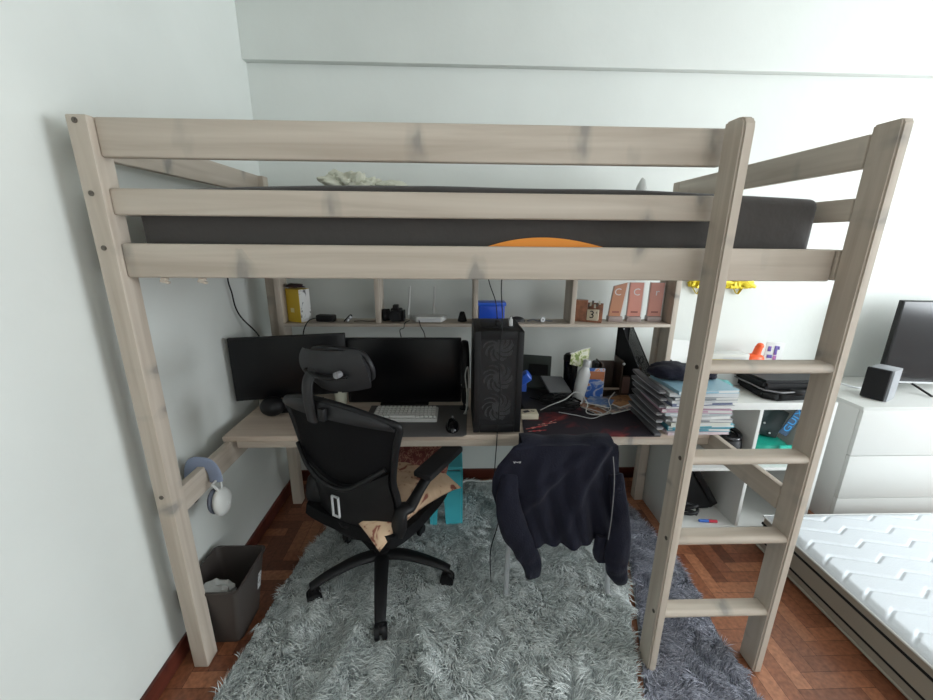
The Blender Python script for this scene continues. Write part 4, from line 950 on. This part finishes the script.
solo('cable_bundle', MB().tube([(2.29+.05*math.cos(k*.9)*(1-.02*k), .73+.03*math.sin(k*.9), .06+.006*k) for k in range(14)], .009, smooth=4), M['blackp'], 'bundle of black cable in front of the black backpack', 'cable', sharp=60)
tg = thing('marker', 'blue and red marker lying in the lower left compartment', 'marker', (2.38, .70, .0385))
part('marker_body', MB().cyl((2.335, .70, .047), (2.385, .695, .047), .008), mat('marker_blue', (.02, .12, .5), .4), tg)
lab(part('marker_cap', MB().cyl((2.3855, .695, .047), (2.43, .69, .047), .0085), mat('marker_red', (.55, .02, .05), .4), tg), 'red cap')
# things on top of the cube shelf
ZT = .7705
cs = thing('black_case', 'large black zipped case lying on top of the cube shelf', 'case', (2.750, .80, ZT))
part('case_bottom', MB().prism([(2.600, .665), (2.900, .70), (2.930, .98), (2.560, .98), (2.540, .72)], .052, Matrix.Translation((0, 0, ZT)), bv=.014), M['blackp'], cs, 60)
part('case_top', MB().prism([(2.540, .70), (2.900, .70), (2.930, .985), (2.520, .985)], .046, Matrix.Translation((0, 0, ZT+.054)) @ Euler((0, 0, 0)).to_matrix().to_4x4(), bv=.014), M['blackp'], cs, 60)
part('zip', MB().tube([(2.530, .98, ZT+.053), (2.540, .70, ZT+.053), (2.600, .662, ZT+.053), (2.900, .692, ZT+.053)], .004, smooth=1), M['mgrey'], cs)
part('handle', MB().tube([(2.670, .688, ZT+.045), (2.700, .655, ZT+.052), (2.790, .655, ZT+.052), (2.830, .695, ZT+.045)], .014, flat=(.7, 1.3)), M['dgrey'], cs, 60)
bk = [((2.43, .99), .22, .12, .035, .05, 'white flat box lying behind the book stack on the cube shelf'), ((2.56, 1.0), .21, .09, .150, -.03, 'white box standing at the back of the cube shelf left of the orange toy')]
t = thing('white_box', bk[1][5], 'box', (2.54, 1.035, ZT), local=True, rz=-.03)
part('box_body', MB().box(-.12, .12, -.04, .04, 0, .155, .002), M['whitem'], t)
part('box_print', MB().box(-.03, .10, -.0412, -.0402, .118, .142).box(.04, .11, -.0412, -.0402, .105, .112), M['lgrey'], t)
t = thing('open_notebook', 'open notebook with ruled lines leaning at the wall behind the ladder rail', 'notebook', (2.26, 1.02, ZT), local=True, rz=.15)
part('page', MB().obox((0, 0, .125), (.17, .004, .22), (-.5, .12, 0)), M['whitem'], t)
part('ruled_lines', MB().obox((0, -.0045, .10), (.14, .002, .003), (-.5, .12, 0)).obox((0, .0035, .12), (.14, .002, .003), (-.5, .12, 0)).obox((0, .0145, .14), (.14, .002, .003), (-.5, .12, 0)), mat('line_blue', (.35, .45, .50), .6), t)
solo('black_stapler', MB().box(2.178, 2.2, .965, .99, ZT, ZT+.13, .006), M['blackp'], 'small upright black object between the notebook and the bed post', 'stapler')
yl = thing('yellow_folder', 'yellow folder lying flat on a low white box behind the ladder', 'folder', (2.52, .94, ZT), local=True, rz=-.05)
part('folder_sheet', MB().box(-.13, .13, -.03, .03, .1205, .132, .001), mat('yellow', (.70, .52, .06), .5), yl)
t = thing('white_box', 'low white box under the yellow folder on the cube shelf', 'box', (2.52, .94, ZT), local=True, rz=-.05)
part('box_body', MB().box(-.13, .13, -.03, .03, 0, .120, .002), M['whitem'], t)
dk_ = thing('orange_toy', 'bright orange toy duck on the cube shelf against the wall', 'toy', (2.735, 1.05, ZT), local=True)
orm = mat('orange_rubber', (.85, .11, .02), .4)
part('toy_body', MB().sph((0, 0, .112), (.056, .036, .034)).lathe([(.036, 0), (.042, .004), (.045, .10)], (0, 0, 0)), orm, dk_, 60)
part('toy_head', MB().tube([(.0, 0, .10), (.008, 0, .15), (.016, 0, .185)], [.028, .021, .020]).sph((.020, 0, .190), (.021, .018, .019)), orm, dk_, 60)
pc2 = thing('picture_card', 'white card with dark blue and purple letters beside the orange toy', 'card', (2.835, 1.04, ZT), local=True, rz=-.05)
part('card_board', MB().obox((.0, 0, .105), (.105, .004, .215), (-.08, .08, 0), .001), M['whitem'], pc2)
m = MB()
for (x, z_, w__, h__) in ((-.025, .175, .020, .030), (-.02, .130, .03, .02), (.012, .165, .018, .055), (.010, .120, .020, .028), (.028, .18, .010, .02)): m.obox((x, -.0035-(z_-.105)*(-.08), z_), (w__, .002, h__), (-.08, .08, 0), .0008)
part('card_letters', m, voro('card_ink', [(0, (.05, .05, .25)), (.5, (.10, .06, .30)), (.6, (.45, .12, .30)), (1, (.4, .1, .3))], 30, .5), pc2)
solo('teal_cloth', crumple((2.42, .84, ZT+.025), (.05, .05, .030), .3, 71, 3), mat('pale_teal', (.20, .50, .52), .7), 'pale teal cloth on the cube shelf next to the black case', 'cloth', sharp=80)
solo('dark_pouch', crumple((2.335, .92, ZT+.030), (.035, .03, .038), .3, 73, 3), M['blackm'], 'small black pouch behind the teal cloth on the cube shelf', 'pouch', sharp=80)
solo('silver_tin', MB().lathe([(.03, 0), (.03, .03), (.026, .034)], (2.36, .80, ZT)), M['lgrey'], 'small silver tin on the cube shelf in front of the pouch', 'tin')

# golden foil balloons on the back wall
gold = mat('gold_foil', (.72, .56, .03), .32, metal=.35)
for (x, z_, r_, sd, lb) in ((2.40, 1.335, (.055, .028, .070), 3, 'crumpled golden foil decoration on the back wall, left one partly behind the ladder rail'), (2.645, 1.335, (.090, .028, .075), 8, 'crumpled golden foil decoration on the back wall, right one')):
    m = crumple((x, YB-.032, z_), r_, .55, sd, 4, 20)
    for v in m.bm.verts: v.co.y = min(v.co.y, YB-.001)
    tb_ = thing('foil_decoration', lb, 'decoration', (x, YB-.03, z_-.08))
    part('foil', m, gold, tb_, 40)
    part('ribbon', MB().tube([(x-.02, YB-.01, z_-.05), (x+.01, YB-.012, z_-.09), (x+.03, YB-.008, z_-.07), (x+.05, YB-.006, z_-.04)], .004, flat=(2, .5)), gold, tb_)

# ------------------------------------------------------------------ dresser, tv, speaker
DX, DY, DZ = 3.10, .705, .722
dr = thing('dresser', 'wide white dresser with flat drawers against the back wall', 'dresser', (3.7, .95, 0))
part('side_panel', MB().box(DX, DX+.022, DY+.022, 1.185, 0, DZ-.0202, .001), W_, dr)
part('side_panel', MB().box(4.28-.022, 4.28, DY+.022, 1.185, 0, DZ-.0202, .001), W_, dr)
part('top_panel', MB().box(DX, 4.28, DY+.002, 1.185, DZ-.02, DZ, .0015), W_, dr)
part('back_panel', MB().box(DX+.0222, 4.2578, 1.175, 1.185, .01, DZ-.0202), W_, dr)
part('plinth', MB().box(DX+.0222, 4.2578, DY+.03, DY+.045, 0, .165, .001), W_, dr)
for k in range(2):
    for (xa, xb) in ((DX+.002, 3.689), (3.692, 4.278)):
        zb_ = .175+.266*k
        part('drawer', MB().box(xa, xb, DY, DY+.0215, zb_, zb_+.262, .0015), W_, dr)
part('plinth_front', MB().box(DX+.002, 4.278, DY, DY+.0215, .0, .172, .0015), W_, dr)
mir = thing('tv', 'flat black television on two small feet on the white dresser', 'television', (3.77, .93, DZ-.0), local=True, rz=math.radians(-6))
part('tv_panel', MB().box(-.33, .45, 0, .03, .045, .52, .004), M['blackp'], mir)
part('tv_screen', MB().box(-.324, .444, -.0015, -.0002, .055, .514), mat('tv_screen', (.02, .02, .022), .13), mir)
part('tv_bezel', MB().box(-.33, .45, -.004, -.0002, .044, .0545, .001), M['lgrey'], mir)
for x in (-.16, .30): part('tv_foot', MB().tube([(x, .10, .006), (x+.005, .01, .046), (x+.02, -.11, .006)], .007, smooth=1, flat=(1, .8)), M['blackp'], mir)
sp2 = thing('bookshelf_speaker', 'small black speaker with a silver side on the dresser in front of the television', 'speaker', (3.30, .84, DZ), local=True, rz=math.radians(-62))
part('cabinet', MB().box(-.045, .055, -.045, .075, 0, .175, .004), mat('silver_plastic', (.30, .31, .33), .35), sp2)
part('grille', MB().box(-.052, .046, -.062, -.0452, .004, .176, .008, 3), M['blackm'], sp2)
cable('white cable lying on the dresser top behind the speaker', [(3.15, 1.1, DZ+.12), (3.2, 1.08, DZ+.05), (3.26, 1.02, DZ+.02), (3.34, .98, DZ+.004), (3.42, 1.0, DZ+.004)], .004, M['lgrey'])

# ------------------------------------------------------------------ low mattress on the floor
FX, FYB, FZ = 2.565, .555, .20
fm_ = thing('floor_mattress', 'white quilted mattress with black piping lying on the parquet floor', 'mattress', (3.2, -.35, 0))
qm = mat('quilt_white', (.60, .63, .66), .8, bump=.12, bscale=120); sm = mat('mattress_side', (.33, .30, .25), .85, bump=.15, bscale=220)
fx1, fy0 = 3.95, -1.35
part('mattress_side_band', MB().box(FX, fx1, fy0, FYB, .004, FZ-.012, .012, 3), sm, fm_)
def quilt(u, v):
    x = FX+.004+(fx1-FX-.008)*u; y = fy0+.004+(FYB-fy0-.008)*v
    h_ = 0
    P_ = .088; per = .24
    ph = (x/per) % 1
    zig = .040*(ph/.72 if ph < .72 else (1-ph)/.28)
    yy = ((y+zig)/P_) % 1; row = math.floor((y+zig)/P_)
    d_ = min(yy, 1-yy)*P_
    e_ = min(u*(fx1-FX), (1-u)*(fx1-FX), v*(FYB-fy0), (1-v)*(FYB-fy0))
    dome = .009*min(1, d_/.010)**.6
    return Vector((x, y, FZ-.012+dome*min(1, e_/.03)+.012*min(1, e_/.04)**.5))
part('quilted_top', MB().grid(quilt, 240, 460), qm, fm_, 170)
def pipe(z_, r_, m_, g_=.004): return part('piping', MB().tube([(FX-g_, FYB+g_, z_), (FX-g_, fy0-g_, z_), (fx1+g_, fy0-g_, z_), (fx1+g_, FYB+g_, z_), (FX-g_, FYB+g_, z_)], r_, smooth=1, seg=8), m_, fm_)
lab(pipe(FZ-.014, .005, M['whitem'], .002), 'white edge piping'); lab(pipe(FZ-.055, .0065, M['blackm'], -.001), 'black side stripe'); lab(pipe(.055, .0055, M['blackm'], -.001), 'lower black side stripe')
pipe(.012, .006, sm, .001)
cable('white cable along the skirting board behind the cyan stool', [(1.0, 1.02, .07), (1.05, 1.06, .075), (1.15, 1.05, .075), (1.3, 1.07, .075), (1.5, 1.10, .075)], .004, M['white'])

# ------------------------------------------------------------------ light
w = bpy.data.worlds.new('World'); sc.world = w; w.use_nodes = True
bg = w.node_tree.nodes['Background']; bg.inputs['Color'].default_value = (.85, .93, 1.0, 1); bg.inputs['Strength'].default_value = 1.6
def area(name, loc, rot, sx, sy, power, col):
    l = bpy.data.lights.new(name, 'AREA'); l.shape = 'RECTANGLE'; l.size = sx; l.size_y = sy; l.energy = power; l.color = col
    o = bpy.data.objects.new(name, l); COL.objects.link(o); o.location = loc; o.rotation_euler = rot; return o
area('daylight_and_fill', (XR+.005, (WY0+WY1)/2, (WZ0+WZ1)/2), (0, PI/2, 0), WZ1-WZ0-.1, WY1-WY0-.1, 100, (.90, .96, 1.0))
area('daylight_and_fill', ((FX0+FX1)/2, YF+.03, 1.6), (PI/2, 0, 0), FX1-FX0-.1, 1.3, 6, (1.0, .98, .96))  # weak front fill lamp, added at the made-up rear opening
sc.view_settings.view_transform = 'Standard'; sc.view_settings.look = 'None'; sc.view_settings.gamma = 1; sc.view_settings.exposure = .42
try: sc.view_settings.use_curve_mapping = False
except Exception: pass
sc.cycles.max_bounces = 8; sc.cycles.diffuse_bounces = 5; sc.cycles.transparent_max_bounces = 12
sc.cycles.sample_clamp_indirect = 6
